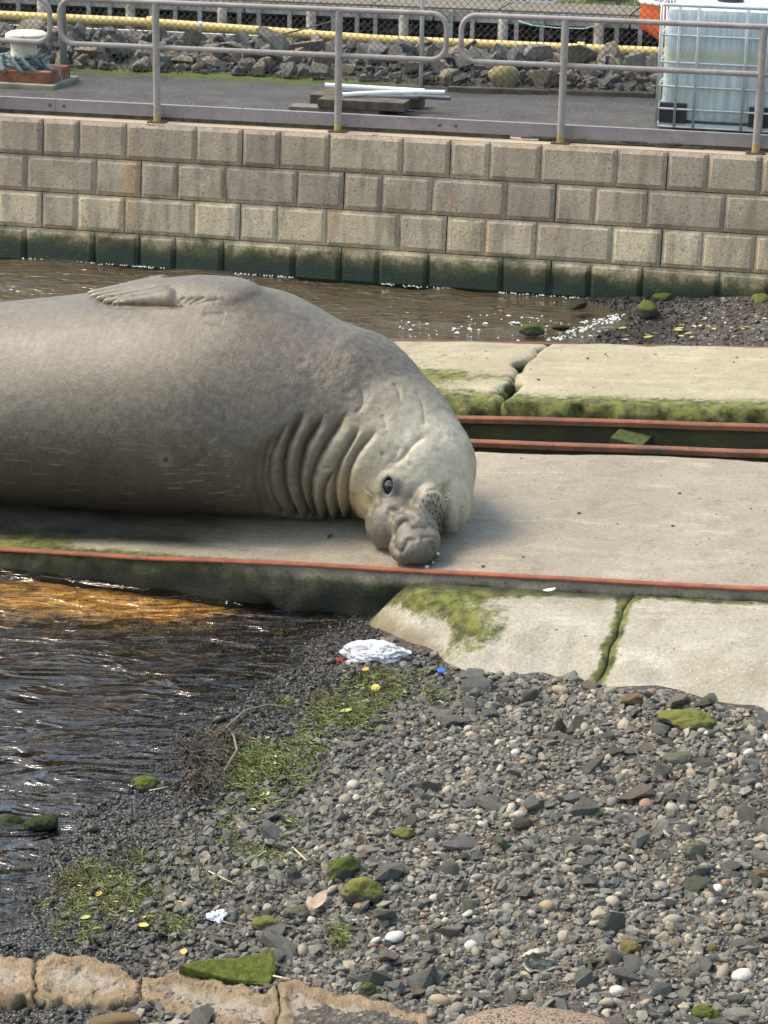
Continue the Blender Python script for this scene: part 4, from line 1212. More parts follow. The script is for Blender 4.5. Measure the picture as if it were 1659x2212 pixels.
# ---------------------------------------------------------------- pipes on old sleepers, kerb timbers
M_PVC = simple('white_pvc', (.80, .79, .78), (.72, .71, .7), 9, .35, .001, 50)
M_DPVC = simple('grey_pvc', (.085, .095, .105), (.13, .14, .15), 9, .45, .001, 50)
def pipe(lab, p, q, r, m, sag=.0):
    p = np.asarray(p, float); q = np.asarray(q, float); d = (q - p) / np.linalg.norm(q - p)
    root = empty('plastic_pipe', p); tag(root, lab, 'pipe'); bpy.context.view_layer.update()
    pts = [p + (q - p) * f + np.array([0, 0, sag * math.sin(math.pi * f)]) for f in np.linspace(0, 1, 12)]
    kid(MB().tube(pts, r, 14, caps=False), 'barrel', m, root, smooth=True)
    kid(MB().tube([x for x in pts], r * .8, 14, caps=False), 'bore', M_BLACK, root, smooth=True)
def wz(x, y, z): return on_terrace(x, y, z)
pipe('long white plastic pipe with an open end, uppermost on the sleepers', wz(702, 184, .20), wz(917, 197, .17), .022, M_PVC)
pipe('white plastic pipe, frontmost of those on the sleepers', wz(739, 205, .155), wz(960, 200, .16), .022, M_PVC, .01)
pipe('dark grey plastic pipe under the white pipes', wz(752, 209, .135), wz(905, 211, .135), .022, M_DPVC)
pipe('grey plastic pipe sticking out beyond the white pipes', wz(790, 203, .14), wz(973, 212, .14), .019, M_DPVC)
pipe('short dark pipe lying between the two white pipes', wz(742, 196, .16), wz(900, 204, .15), .018, M_DPVC)
sl = tag(empty('sleeper', W(2.2, .9, 0)), 'weathered broken sleepers carrying the plastic pipes', 'timber'); bpy.context.view_layer.update()
for s0, s1, n0, n1, z0, z1 in ((1.93, 2.75, .95, 1.16, .0, .055), (2.2, 2.98, .93, 1.18, .057, .135), (2.05, 2.9, 1.22, 1.45, .0, .125), (2.1, 3.0, 1.5, 1.7, .0, .12)):
    kid(MB().box(W((s0 + s1) / 2, (n0 + n1) / 2, (z0 + z1) / 2), ((s1 - s0) / 2, (n1 - n0) / 2, (z1 - z0) / 2), (WA, WN, (0, 0, 1))), 'timber', M_OLDWOOD if z1 > .1 else M_GREYWOOD, sl, bevel=.008)
for i, (x0, y0, x1, y1, lab) in enumerate(((968, 193, 1180, 200, 'low old timber kerb at the foot of the rocks, behind the pole'), (1185, 199, 1412, 208, 'low old timber kerb at the foot of the rocks, left of the tank'))):
    p, q = wz(x0, y0, .02), wz(x1, y1, .02)
    tag(MB().bar(p, q, .10, .06).build('kerb_timber', M_OLDWOOD, bevel=.01), lab, 'timber')

# ---------------------------------------------------------------- chain-link fence
M_WIRE = simple('fence_wire', (.06, .055, .05), (.10, .085, .07), 20, .6, 0, metal=.3)
M_POLE = mat_rust('galvanised_pole', (.52, .52, .50), (.44, .44, .43), (.33, .24, .17), 5, .55, (.25, .2, .16))
fn = empty('chain_link_fence', W(2.7, 2.7, 0)); tag(fn, 'chain-link fence in front of the rock bank', 'fence'); bpy.context.view_layer.update()
pit = .066; nrow = 30; wv = []; wf = []
ii = 0
for w in range(int(11.5 / pit)):
    s0 = -3.2 + w * pit
    P = np.array([W(s0 + (pit * .53 if k % 2 else -.53 * pit * 0), 2.7 + (.003 if k % 2 else -.003), .045 + k * pit * .5) for k in range(nrow + 1)])
    mbw = MB().tube(P, .0036, 3, caps=False)
    wv += mbw.v; wf += [tuple(i + ii for i in f) for f in mbw.f]; ii = len(wv)
    P = np.array([W(s0 + (-.53 * pit if k % 2 else 0), 2.7 + (.003 if k % 2 else -.003), .045 + k * pit * .5) for k in range(nrow + 1)])
    mbw = MB().tube(P, .0036, 3, caps=False)
    wv += mbw.v; wf += [tuple(i + ii for i in f) for f in mbw.f]; ii = len(wv)
mbw = MB(); mbw.v = wv; mbw.f = wf
tag(kid(mbw, 'wire_mesh', M_WIRE, fn), kind='stuff')
for x, y, r in ((910, 190, .021),):
    s, n = to_W(wz(x, y, 0))
    kid(MB().tube([W(s, 2.70, -.02), W(s, 2.70, 1.9)], r, 10), 'pole', M_POLE, fn, smooth=True)
s, n = to_W(wz(64, 168, 0))
kid(MB().tube([W(-.85, 2.70, -.02), W(-.85, 2.70, 1.9)], .036, 12), 'pole', simple('grey_pole', (.27, .27, .24), (.22, .22, .2), 6, .6, .001, 50), fn, smooth=True)
for z in (.06, 1.02): kid(MB().tube([W(-3.2, 2.705, z), W(8.3, 2.705, z)], .0025, 4), 'straining_wire', M_WIRE, fn)

# ---------------------------------------------------------------- rock bank
RIP = [stone_mat('bank_rock_grey', (.17, .162, .145), (.26, .24, .205)), stone_mat('bank_rock_brown', (.21, .172, .128), (.29, .245, .175)), stone_mat('bank_rock_dark', (.11, .11, .108), (.17, .165, .155))]
HULLS = [hull_mesh('rock', 100 + i, RIP[i % 3], 13 + i % 4, .75) for i in range(12)]
rr = np.random.default_rng(12)
cells = []
for s in np.arange(-3.3, 5.5, .20):
    for n in np.arange(2.88, 4.35, .20): cells.append((s, n))
rr.shuffle(cells)
nbank = 0; bank = []
for s, n in cells:
    s += rr.normal(0, .05); n += rr.normal(0, .04)
    if 5.2 < s < 6.8 and n < 4.0 and rr.random() < .75: continue
    
    sz = float(np.clip(rr.lognormal(-2.3, .32), .06, .18))
    zz_ = float(np.interp(n, PROF[:, 0], PROF[:, 1])) + sz * .35 + max(0, .10 * math.sin((n - 2.85) / 1.5 * math.pi)) * rr.uniform(.3, 1.2)
    if n > 4.05: sz *= .75
    bank.append((sz, s, n, zz_))
bank.sort(reverse=True)
for i, (sz, s, n, zz_) in enumerate(bank[:298]):
    o = put_rock('bank_rock', HULLS[int(rr.integers(12))], W(s, n, zz_), (sz * rr.uniform(.9, 1.35), sz * rr.uniform(.8, 1.1), sz * rr.uniform(.75, 1.1)), tuple(rr.uniform(-.6, .6, 2)) + (float(rr.uniform(0, 6.28)),))
    tag(o, {'bank_rock_grey': 'rough mid-grey boulder', 'bank_rock_brown': 'rough brown boulder', 'bank_rock_dark': 'rough dark slate boulder'}[o.data.materials[0].name] + ' heaped in the bank behind the fence', 'rock', 'boulders of the rock bank')
V = []; F = []; o0 = 0
src = [(np.array([v.co[:] for v in h.vertices]), np.array([p.vertices[:] for p in h.polygons])) for h in (hull_mesh('chip', 700 + i, RIP[1], 10, .8) for i in range(6))]
for i in range(1500):
    s = rr.uniform(-3.4, 5.6); n = rr.uniform(2.8, 4.5); v, f = src[int(rr.integers(6))]
    v = v @ np.array(Matrix.Rotation(rr.uniform(0, 6), 3, Vector(rr.normal(size=3))).to_3x3()).T * rr.uniform(.025, .075)
    V.append(v + W(s, n, float(np.interp(n, PROF[:, 0], PROF[:, 1])) + rr.uniform(.0, .07))); F.append(f + o0); o0 += len(v)
tag(link('bank_rubble', np_mesh('bank_rubble', np.concatenate(V), np.concatenate(F), False), mat_stones('rubble', [(0, (.10, .10, .095)), (.3, (.17, .155, .135)), (.55, (.22, .19, .15)), (.8, (.13, .115, .10)), (.93, (.33, .28, .21))], .9, False, .01)), 'small rubble filling the gaps of the rock bank', 'rubble', None, 'stuff')
MY = stone_mat('bank_rock_yellow', (.42, .33, .15), (.44, .35, .17))
p = wz(1098, 185, .0); s, n = to_W(p)
tag(put_rock('bank_rock', round_mesh('rock', 5, MY, .2, .85), W(s, 2.92, .11), (.155, .14, .14), (.1, .3, .4)), 'rounded yellowish boulder at the foot of the rock bank', 'rock')
p = wz(1372, 190, .0); s, n = to_W(p)
tag(put_rock('bank_rock', hull_mesh('rock', 131, stone_mat('bank_rock_pale', (.50, .44, .34), (.5, .44, .33)), 14, .7, sub=1), W(s, 2.95, .20), (.13, .11, .10), (.3, .2, 1)), 'pale angular boulder in the bank just left of the tank', 'rock')

# grass tufts between the rocks and the yard edge
def tufts(name, spots, m, hmin, hmax, label, wid=.006, lean=.5, seed=2):
    r = np.random.default_rng(seed); V = []; F = []
    for p in spots:
        h = r.uniform(hmin, hmax); a = r.uniform(0, 6.28); l = r.uniform(.1, lean) * h
        d = np.array([math.cos(a), math.sin(a), 0]); sd_ = np.array([-d[1], d[0], 0]) * wid * r.uniform(.6, 1.2)
        b = len(V)
        V += [p - sd_, p + sd_, p + d * l * .4 + [0, 0, h * .6] + sd_ * .7, p + d * l * .4 + [0, 0, h * .6] - sd_ * .7, p + d * l + [0, 0, h * (1 - l / h * .3)]]
        F += [(b, b + 1, b + 2), (b, b + 2, b + 3), (b + 3, b + 2, b + 4)]
    o = link(name, np_mesh(name, np.array(V), np.array(F), True), m)
    tag(o, label, 'grass', None, 'stuff'); return o
M_GRASS = simple('grass', (.085, .135, .028), (.14, .18, .045), 8, .7, 0, world=True)
sp = []
for i in range(3000):
    k = rr.random()
    if k < .55: s, n = rr.uniform(-3, 6), rr.uniform(4.0, 4.9)
    elif k < .8: s, n = rr.uniform(-3, 3.0), rr.normal(2.80, .05)
    else: s, n = rr.normal(2.7, .35), rr.normal(4.1, .14)
    if vnoise(np.array([[s, n]]), 2.2, 9)[0] < (.0 if k < .55 else -.3): continue
    sp.append(W(s, n, float(np.interp(n, PROF[:, 0], PROF[:, 1])) - .005))
tufts('bank_grass', sp, M_GRASS, .02, .10, 'short green grass among the rocks and along the yard edge', .004)

# ---------------------------------------------------------------- yellow pipeline
M_YP = mat_rust('yellow_pipe_paint', (.74, .54, .19), (.68, .48, .16), (.55, .38, .14), 4, .5, (.30, .20, .09))
yp = empty('pipeline', W(1, 4.35, .24)); tag(yp, 'yellow steel pipeline running behind the rock bank', 'pipeline'); bpy.context.view_layer.update()
ypz = lambda s: np.interp(s, [-4, -.5, 2, 9], [.325, .30, .225, .225])
kid(MB().tube([W(s, 4.35, float(ypz(s))) for s in np.linspace(-5, 9, 40)], .046, 16), 'pipe', M_YP, yp, smooth=True)
for s in (-.52, 4.0): kid(MB().tube([W(s - .035, 4.35, float(ypz(s))), W(s + .035, 4.35, float(ypz(s)))], .066, 16), 'flange', M_YP, yp, smooth='auto')
for s in (.02, 2.78, 5.2):
    kid(MB().tube([W(s, 4.33, -.05), W(s, 4.33, float(ypz(s)) - .04)], .02, 8), 'support', M_POLE, yp, smooth=True); su_ = COL.objects[-1]
    kid(MB().tube([W(s - .02, 4.35, float(ypz(s))), W(s + .02, 4.35, float(ypz(s)))], .052, 16), 'strap', M_POLE, su_, smooth='auto')
kb = MB().box(W(2.5, 4.62, .13), (6.5, .03, .05), (WA, WN, (0, 0, 1))).build('kerb', simple('white_kerb', (.62, .58, .50), (.45, .42, .36), 3, .9, .003, 40, world=True)); tag(kb, 'low white kerb below the yellow pipeline', 'kerb')
gw = MB().tube([wz(395, 105, .3), wz(540, 30, .62)], .008, 6).build('stay_wire', M_POLE); 
gw2 = W(.05, 4.0, .22); bpy.data.objects.remove(gw)
MB_ = MB().tube([W(.02, 2.9, .05), W(1.5, 4.1, .42)], .009, 6).build('driftwood_stick', M_GREYWOOD); tag(MB_, 'thin grey stick leaning across the rock bank', 'stick')

# ---------------------------------------------------------------- far bank: timber retaining wall, rocks, grass, boat
NJ = 16.0; ZW = -1.205
M_JET = simple('silver_timber', (.33, .315, .285), (.20, .19, .165), 3, .9, .006, 14, world=True)
M_PILE = simple('pale_pile', (.58, .53, .44), (.28, .23, .17), 3.5, .9, .006, 14, world=True)
jt = empty('timber_wall', W(2, NJ, ZW)); tag(jt, 'old timber retaining wall with pale posts across the far water', 'timber wall'); bpy.context.view_layer.update()
for k, (z0, z1, n) in enumerate(((-.965, -.875, NJ), (-.872, -.80, NJ + .03))):
    for s0 in np.arange(-9, 15, 3.0):
        kid(MB().box(W(s0 + 1.49 + k * .7, n, (z0 + z1) / 2), (1.485, .04, (z1 - z0) / 2), (WA, WN, (0, 0, 1))), 'plank', M_JET, jt)
i = 0
for s in np.arange(-8.9, 14, .365):
    i += 1; s += rr.normal(0, .03)
    if i % 4 == 0:
        kid(MB().tube([W(s + .06, NJ - .09, ZW - .2), W(s + .06, NJ - .09, -.82 + rr.uniform(-.05, .02))], .075, 10), 'pile', M_PILE, jt, smooth='auto')
    kid(MB().box(W(s, NJ - .06, (ZW - .2 - .80) / 2), (.032, .02, (.80 - .2 - ZW - .8 + .0) / 2 if False else (ZW * -1 + .2 - .80) / 2), (WA, WN, (0, 0, 1))), 'post', M_JET, jt)
for s0 in np.arange(-9, 15, 2.0):  # deck added to throw shade on the rocks behind the posts
    kid(MB().box(W(s0 + .99, NJ + .62, -.785), (.985, .60, .016), (WA, WN, (0, 0, 1))), 'shade_deck', M_GREYWOOD, jt)
ns2, nn2 = 60, 26
SS, NN = np.meshgrid(np.linspace(-12, 18, ns2), np.concatenate([[NJ + .12, NJ + .5, NJ + .9], np.linspace(NJ + 1.1, NJ + 30, 23)]), indexing='ij')
ZZ = np.interp(NN, [NJ + .12, NJ + .5, NJ + .9, NJ + 1.6, NJ + 30], [ZW - .2, -1.2, -.95, -.80, .4]) + (fbm(np.stack([SS.ravel(), NN.ravel()], 1), .8, 4, 3) * .03).reshape(SS.shape)
V = WP + SS.ravel()[:, None] * WA + NN.ravel()[:, None] * WN + ZZ.ravel()[:, None] * np.array([0, 0, 1])
tag(link('rock_slope', np_mesh('rock_slope', [W(-12, NJ + .1, ZW - .1), W(18, NJ + .1, ZW - .1), W(18, NJ + .95, -.845), W(-12, NJ + .95, -.845)], [[0, 1, 2, 3]]), simple('wet_slope', (.05, .05, .048), (.09, .085, .08), 3, .9, .04, 8, world=True)), 'dark stony slope behind the timber wall', None, None, 'structure')
tag(link('grass_bank', np_mesh('grass_bank', V, grid_faces(ns2, nn2)), simple('bank_turf', (.10, .12, .04), (.17, .165, .075), 2.5, .95, .03, 12, world=True)), 'rough grassy bank behind the timber wall', None, None, 'structure')
DK = [hull_mesh('rock', 300 + i, RIP[2 if i % 3 else 0], 14, .8, sub=1) for i in range(6)]
for i in range(110):
    s = rr.uniform(-6.5, 6.5); n = rr.uniform(NJ + .15, NJ + .8); sz = rr.uniform(.07, .16)
    o = put_rock('shore_rock', DK[int(rr.integers(6))], W(s, n, float(np.interp(n, [NJ + .12, NJ + .5, NJ + .9], [ZW - .02, -1.10, -.92])) + .04), (sz * 1.2, sz, sz), tuple(rr.uniform(-.5, .5, 2)) + (float(rr.uniform(0, 6)),))
    tag(o, 'dark boulder behind the posts of the far timber wall', 'rock', 'boulders behind the timber wall')
sp = [W(rr.uniform(-7, 8), NJ + 1.25 + abs(rr.normal(0, .9)), -.83) for _ in range(5000)]
tufts('far_grass', sp, M_GRASS, .03, .10, 'rank green grass on top of the far bank', .010, seed=5)
# white slotted barriers, grey crates on the far bank
M_WHITE = simple('white_barrier', (.78, .79, .79), (.68, .69, .70), 4, .6, .002, 30)
def far(x, y, n): d = ray(x, y); return CAMP + d * np.dot(WP + WN * n - CAMP, WN) / np.dot(d, WN)
for x0, x1, lab in ((1093, 1143, 'white slotted barrier on the far bank, the left one'), (1147, 1198, 'white slotted barrier on the far bank, the right one')):
    p, q = far(x0, 23, NJ + 1.2), far(x1, 24, NJ + 1.2)
    root = empty('barrier', (p + q) / 2, -WYAW); tag(root, lab, 'barrier'); L = np.linalg.norm(q - p)
    rbox(MB(), -L / 2, L / 2, -.06, .06, -.02, .34).build('panel', M_WHITE, root, bevel=.02)
    for fx in (-.3, .0, .3): MB().lathe([(.028, 0), (.028, .01), (.02, .012)], (0, 0, 0), 12).build('slot', M_BLACK, root).matrix_local = Matrix.Translation((fx * L, -.062, .19)) @ Matrix.Rotation(R(90), 4, 'X')
M_CRATE = simple('grey_crate', (.30, .29, .27), (.2, .19, .18), 4, .8, .003, 30)
for x0, x1, y, lab in ((962, 1048, 14, 'grey concrete block on the far bank above the timber wall'), (1268, 1345, 6, 'dark open crate on the far bank beside the white barriers')):
    p, q = far(x0, y, NJ + 2.2), far(x1, y + 2, NJ + 2.2); L = np.linalg.norm(q - p)
    root = empty('crate', (p + q) / 2, -WYAW); tag(root, lab, 'crate')
    for k, (z0, z1) in enumerate(((-.03, .06), (.07, .16), (.17, .26))):
        rbox(MB(), -L / 2, L / 2, -.2, .2, z0, z1).build('slat', M_CRATE if x0 < 1000 else M_GREYWOOD, root, bevel=.01)
    rbox(MB(), -L / 2 + .02, L / 2 - .02, -.18, .18, -.02, .24).build('inside', M_BLACK if x0 > 1000 else M_CRATE, root)
# orange boat moored by the far wall, its bow left of the tank
bp = far(1384, 4, 13.6); sB = to_W(bp)[0]
M_OR = simple('orange_gelcoat', (.80, .16, .035), (.72, .13, .03), 5, .4, .001, 30)
V = []; F = []; m = 9
for i, f in enumerate(np.linspace(0, 1, 14)):
    w = .75 * (1 - (1 - min(f / .6, 1)) ** 2) + .02; keel = ZW + .03 + .52 * (1 - min(f / .32, 1)) ** 1.3; top = bp[2] - (WP + WA * sB)[2] - .05 * min(f / .5, 1)
    for k in range(m):
        u = -1 + 2 * k / (m - 1); prof_ = abs(u) ** .7
        zz2 = keel + (top - keel) * (abs(u) ** 1.6)
        V.append(W(sB + f * 3.4, 13.6 + w * np.sign(u) * prof_ + .0, zz2))
for i in range(13):
    for k in range(m - 1): F.append((i * m + k, i * m + k + 1, (i + 1) * m + k + 1, (i + 1) * m + k))
bo = empty('boat', W(sB, 13.6, ZW)); tag(bo, 'orange boat on the far water, mostly hidden by the tank', 'boat'); bpy.context.view_layer.update()
kid(MB().raw(V, F), 'hull', M_OR, bo, smooth=True)
kid(MB().tube([np.array(V[i * m]) + [0, 0, .01] for i in range(14)], .03, 8), 'gunwale', M_WHITE, bo, smooth=True)
kid(MB().tube([np.array(V[i * m + m - 1]) + [0, 0, .01] for i in range(14)], .03, 8), 'gunwale', M_WHITE, bo, smooth=True)
kid(MB().box(W(sB + 1.95, 13.6, bp[2] - (WP + WA * sB)[2] + .10), (.95, .45, .16), (WA, WN, (0, 0, 1))), 'cabin', M_OR, bo, bevel=.05)
P = [far(1120, 45, NJ - .12), far(1150, 55, NJ - .14), far(1200, 60, NJ - .14), far(1262, 62, NJ - .13), far(1330, 45, NJ - .12)]
tag(MB().tube(P, .010, 6).build('hanging_rope', t.m if False else simple('faded_rope', (.33, .5, .46), (.4, .55, .5), 20, .9, 0), smooth=True), 'pale teal rope slung along the far timber wall', 'rope')

# ---------------------------------------------------------------- shingle: loose stones by the thousand
def ico():
    bm = bmesh.new(); bmesh.ops.create_icosphere(bm, subdivisions=1, radius=1)
    v = np.array([x.co[:] for x in bm.verts]); f = np.array([[x.index for x in p.verts] for p in bm.faces]); bm.free()
    return v, f
IV, IF = ico()
rg = np.random.default_rng(77)
def rand_rot(n):
    q = rg.normal(size=(n, 4)); q /= np.linalg.norm(q, axis=1)[:, None]
    w, x, y, z = q.T
    return np.stack([1 - 2 * (y * y + z * z), 2 * (x * y - z * w), 2 * (x * z + y * w), 2 * (x * y + z * w), 1 - 2 * (x * x + z * z), 2 * (y * z - x * w), 2 * (x * z - y * w), 2 * (y * z + x * w), 1 - 2 * (x * x + y * y)], 1).reshape(n, 3, 3)
def tilt_rot(n, amt):
    a = rg.uniform(0, 2 * math.pi, n); t1 = rg.normal(0, amt, n); t2 = rg.normal(0, amt, n)
    ca, sa = np.cos(a), np.sin(a); Z = np.zeros(n); O = np.ones(n)
    Rz = np.stack([ca, -sa, Z, sa, ca, Z, Z, Z, O], 1).reshape(n, 3, 3)
    Rx = np.stack([O, Z, Z, Z, np.cos(t1), -np.sin(t1), Z, np.sin(t1), np.cos(t1)], 1).reshape(n, 3, 3)
    Ry = np.stack([np.cos(t2), Z, np.sin(t2), Z, O, Z, -np.sin(t2), Z, np.cos(t2)], 1).reshape(n, 3, 3)
    return Rx @ Ry @ Rz
def scatter(name, xy, size, m, protos, faces, flat=.62, sink=.25, tilt=.35, smooth=False, label=None, z=None):
    n = len(xy)
    zz = zg(xy[:, 0], xy[:, 1]) if z is None else z
    sc = size[:, None] * np.stack([rg.uniform(.9, 1.45, n), rg.uniform(.7, 1.05, n), rg.uniform(flat * .75, flat * 1.25, n)], 1)
    pv = protos[rg.integers(len(protos), size=n)] * sc[:, None, :]
    V = np.einsum('nij,nkj->nki', tilt_rot(n, tilt), pv)
    V += np.stack([xy[:, 0], xy[:, 1], zz + size * flat * (1 - 2 * sink) * .8], 1)[:, None, :]
    k = protos.shape[1]
    F = (faces[None] + (np.arange(n) * k)[:, None, None]).reshape(-1, 3)
    o = link(name, np_mesh(name, V.reshape(-1, 3), F, smooth), m)
    tag(o, label, 'gravel', None, 'stuff'); return o
ANG = np.stack([IV * (1 + rg.uniform(-.42, .18, (len(IV), 1))) + rg.normal(0, .10, IV.shape) for _ in range(24)])
bm = bmesh.new(); bmesh.ops.create_icosphere(bm, subdivisions=2, radius=1)
RV = np.array([x.co[:] for x in bm.verts]); RF = np.array([[x.index for x in p.verts] for p in bm.faces]); bm.free()
RND = np.stack([RV * (1 + .16 * fbm(RV + i * 5.3, 1.3, i, 2))[:, None] for i in range(12)])
APW = AP_POLY = np.array([S(a, b)[:2] for a, b in AP])
def in_apron(xy):
    r = np.concatenate([xy, np.zeros((len(xy), 1))], 1) - SP0
    a = r @ SA; b = r @ SB
    return (b > ap_near(a) + .02) & (a > np.interp(b, apl[:, 1], apl[:, 0]) + .02)
TOPL = np.array([(-260, 2035), (-120, 2045), (0, 2050), (77, 2066), (120, 2063), (210, 2065), (260, 2090), (300, 2108), (335, 2103), (370, 2098), (415, 2104), (480, 2120), (580, 2139), (605, 2117), (655, 2114), (700, 2128), (750, 2141), (830, 2155), (900, 2180), (960, 2215)], float)
BOTL = np.array([(-260, 2120), (-120, 2135), (0, 2146), (65, 2148), (165, 2156), (230, 2166), (310, 2156), (400, 2190), (480, 2214), (560, 2240), (700, 2275), (830, 2310), (960, 2330)], float)
LZ = lambda x: float(np.interp(x, [-260, 0, 400, 960], [.055, .065, .10, .17]))
LPOLY = np.array([at(x, y, LZ(x))[:2] for x, y in list(TOPL) + list(BOTL[::-1])])
def in_ledge(q):
    ins = np.zeros(len(q), bool); j = len(LPOLY) - 1
    for i in range(len(LPOLY)):
        a, b = LPOLY[i], LPOLY[j]
        c = ((a[1] > q[:, 1]) != (b[1] > q[:, 1])) & (q[:, 0] < (b[0] - a[0]) * (q[:, 1] - a[1]) / (b[1] - a[1] + 1e-12) + a[0])
        ins ^= c; j = i
    return ins
def spread(n, box, keep):
    out = np.zeros((0, 2))
    while len(out) < n:
        q = np.stack([rg.uniform(box[0], box[1], n * 2), rg.uniform(box[2], box[3], n * 2)], 1)
        out = np.concatenate([out, q[keep(q)]])
    return out[:n]
def wl(q): return (q[:, 0] - np.interp(q[:, 1], WL_Y, WL_X)) * .86
def keep_beach(q):
    r = np.concatenate([q, np.zeros((len(q), 1))], 1) - SP0
    # what the beach shows: inside the view and a margin
    return (wl(q) > -.55) & ~in_apron(q) & ~in_ledge(q) & (r @ SB < -.03) & (q[:, 0] < q[:, 1] * .195 + .75) & (q[:, 0] > -q[:, 1] * .195 - .5)
GREY = [(0, (.105, .102, .085)), (.16, (.165, .158, .130)), (.34, (.13, .126, .105)), (.5, (.205, .192, .155)), (.64, (.16, .138, .10)), (.76, (.25, .215, .16)), (.86, (.16, .12, .085)), (.92, (.32, .275, .20)), (.965, (.42, .36, .26))]
PALE = [(0, (.34, .285, .20)), (.18, (.42, .36, .26)), (.34, (.28, .23, .165)), (.5, (.36, .27, .165)), (.60, (.47, .42, .33)), (.70, (.27, .25, .205)), (.84, (.21, .195, .16)), (.93, (.32, .19, .12)), (.965, (.60, .56, .48))]
M_ANG = mat_stones('shingle_angular', GREY, .85)
M_RND = mat_stones('shingle_pebbles', PALE, .8)
BOX = (-2.7, 3.0, 6.2, 11.4)
q = spread(43000, BOX, keep_beach)
scatter('shingle', q, np.clip(rg.lognormal(-4.62, .38, len(q)), .004, .026) * np.where(wl(q) < .35, .85, 1), M_ANG, ANG, IF, .6, .30, .42, False, 'small angular grey shingle covering the beach')
q = spread(5300, BOX, lambda q: keep_beach(q) & (wl(q) > .25))
scatter('coarse_shingle', q, np.clip(rg.lognormal(-3.85, .25, len(q)), .015, .034), M_ANG, ANG, IF, .6, .15, .4, False, 'coarser grey stone chips strewn over the shingle')
q = spread(1400, BOX, lambda q: keep_beach(q) & (wl(q) > -.1) & (vnoise(q, 1.7, 12) > rg.uniform(-1.2, .7, len(q))) & (rg.random(len(q)) < np.clip(.15 + wl(q) * .6, 0, 1)))
scatter('pebbles', q, np.clip(rg.lognormal(-4.45, .48, len(q)), .004, .032), M_RND, RND, RF, .7, .15, .3, True, 'small rounded cream and tan pebbles among the shingle')
# far beach at the foot of the wall
def keep_far(q):
    r = np.concatenate([q, np.zeros((len(q), 1))], 1) - SP0
    return (r @ SB > 5.05) & (zg(q[:, 0], q[:, 1], False) > -.12) & ((q - WP[:2]) @ WN[:2] < -.02)
q = spread(5200, (1.2, 4.2, 15.2, 18.9), keep_far)
scatter('far_shingle', q, np.clip(rg.lognormal(-4.4, .4, len(q)), .006, .03), mat_stones('shingle_far', [(0, (.05, .045, .04)), (.4, (.085, .07, .058)), (.7, (.12, .10, .075)), (.84, (.22, .20, .12)), (.93, (.42, .37, .24))], .85), ANG, IF, .55, .25, .4, False, 'dark gravel of the small beach below the wall')

# ---------------------------------------------------------------- single stones
def beach_mat(name, c, c2):
    t = NT(name); co = t.co(False); oi = t.n('ObjectInfo').outputs['Random']
    col = t.mix(oi, c, c2)
    col = t.mix(t.math('MULTIPLY', t.ramp(t.noise(2.2, 6, .7, co), [(.4, 0.0), (.68, 1.0)]), .55), col, tuple(x * .5 for x in c))
    col = t.mix(t.ramp(t.noise(6, 5, .7, co), [(.62, 0.0), (.75, .45)]), col, (.27, .25, .19))
    z = t.xyz(t.co(True))[2]
    wet = t.rng(z, .07, .02)
    col = t.mix(t.math('MULTIPLY', wet, .8), col, (.02, .021, .02))
    t.set(Base_Color=col, Roughness=t.rng(wet, 0, 1, .85, .35)); t.bump(t.noise(14, 6, .7, co), .05)
    return t.m
BM = [beach_mat('stone_slate', (.17, .166, .14), (.23, .222, .185)), beach_mat('stone_grey', (.20, .193, .175), (.27, .26, .23)), beach_mat('stone_greenish', (.15, .155, .105), (.20, .20, .14)), beach_mat('stone_brown', (.22, .175, .13), (.30, .24, .17))]
BST = [hull_mesh('stone', 400 + i, BM[(0, 1, 0, 1, 2, 0, 3, 1)[i % 8]], 11 + i % 4, .55) for i in range(16)]
q = spread(300, (-1.0, 2.2, 6.7, 10.9), lambda q: keep_beach(q) & (wl(q) > .55) & (rg.random(len(q)) < np.clip((wl(q) - .3) * .5, .1, 1)))
qz = zg(q[:, 0], q[:, 1]); qs = np.sort(np.clip(rg.lognormal(-3.08, .30, 300), .03, .09))[::-1]
for i in range(300):
    sz = float(qs[i])
    o = put_rock('beach_stone', BST[int(rg.integers(16))], (q[i, 0], q[i, 1], qz[i] + sz * .28), (sz * rg.uniform(.9, 1.3), sz * rg.uniform(.8, 1.05), sz * rg.uniform(.8, 1.1)), (float(rg.normal(0, .3)), float(rg.normal(0, .3)), float(rg.uniform(0, 6.28))))
    tag(o, {'stone_slate': 'angular slate-grey stone', 'stone_grey': 'angular pale grey stone', 'stone_greenish': 'angular olive stone', 'stone_brown': 'angular brown stone'}[o.data.materials[0].name] + ' lying loose on the shingle beach', 'stone', 'loose stones on the beach')
def lumpy(name, seed, m, amp): return round_mesh(name, seed, m, amp, 1.0, 4, .10)
def px_rock(name, lab, x, y, w, h, mat, seed, cat='stone', ang=False, depth=.75, lift=.62, rz=0.0, tilt=(0, 0), amp=.30):
    """stone whose picture is about w wide and h high, standing at the spot under (x, y + h/2)"""
    p = at_ground(x, y + h * .25)
    D = np.linalg.norm(p - CAMP); k = D / FOC
    hw = w * k / 2; hh = h * k / 2 * 1.15
    hd = hw * depth
    vis = math.sin(math.atan2(CAMZ - p[2], p[1]))
    hz = max(hh * .55, hh - hd * vis * .55)
    me = hull_mesh(name, seed, mat, 14, 1.0, sub=1) if ang else lumpy(name, seed, mat, amp)
    o = put_rock(name, me, p + np.array([0, 0, hz * (lift)]), (hw * (1.12 if ang else 1.0), hd * 1.05, hz), (tilt[0], tilt[1], rz))
    return tag(o, lab, cat)
MG = (.20, .25, .035); MYG = (.36, .36, .08)
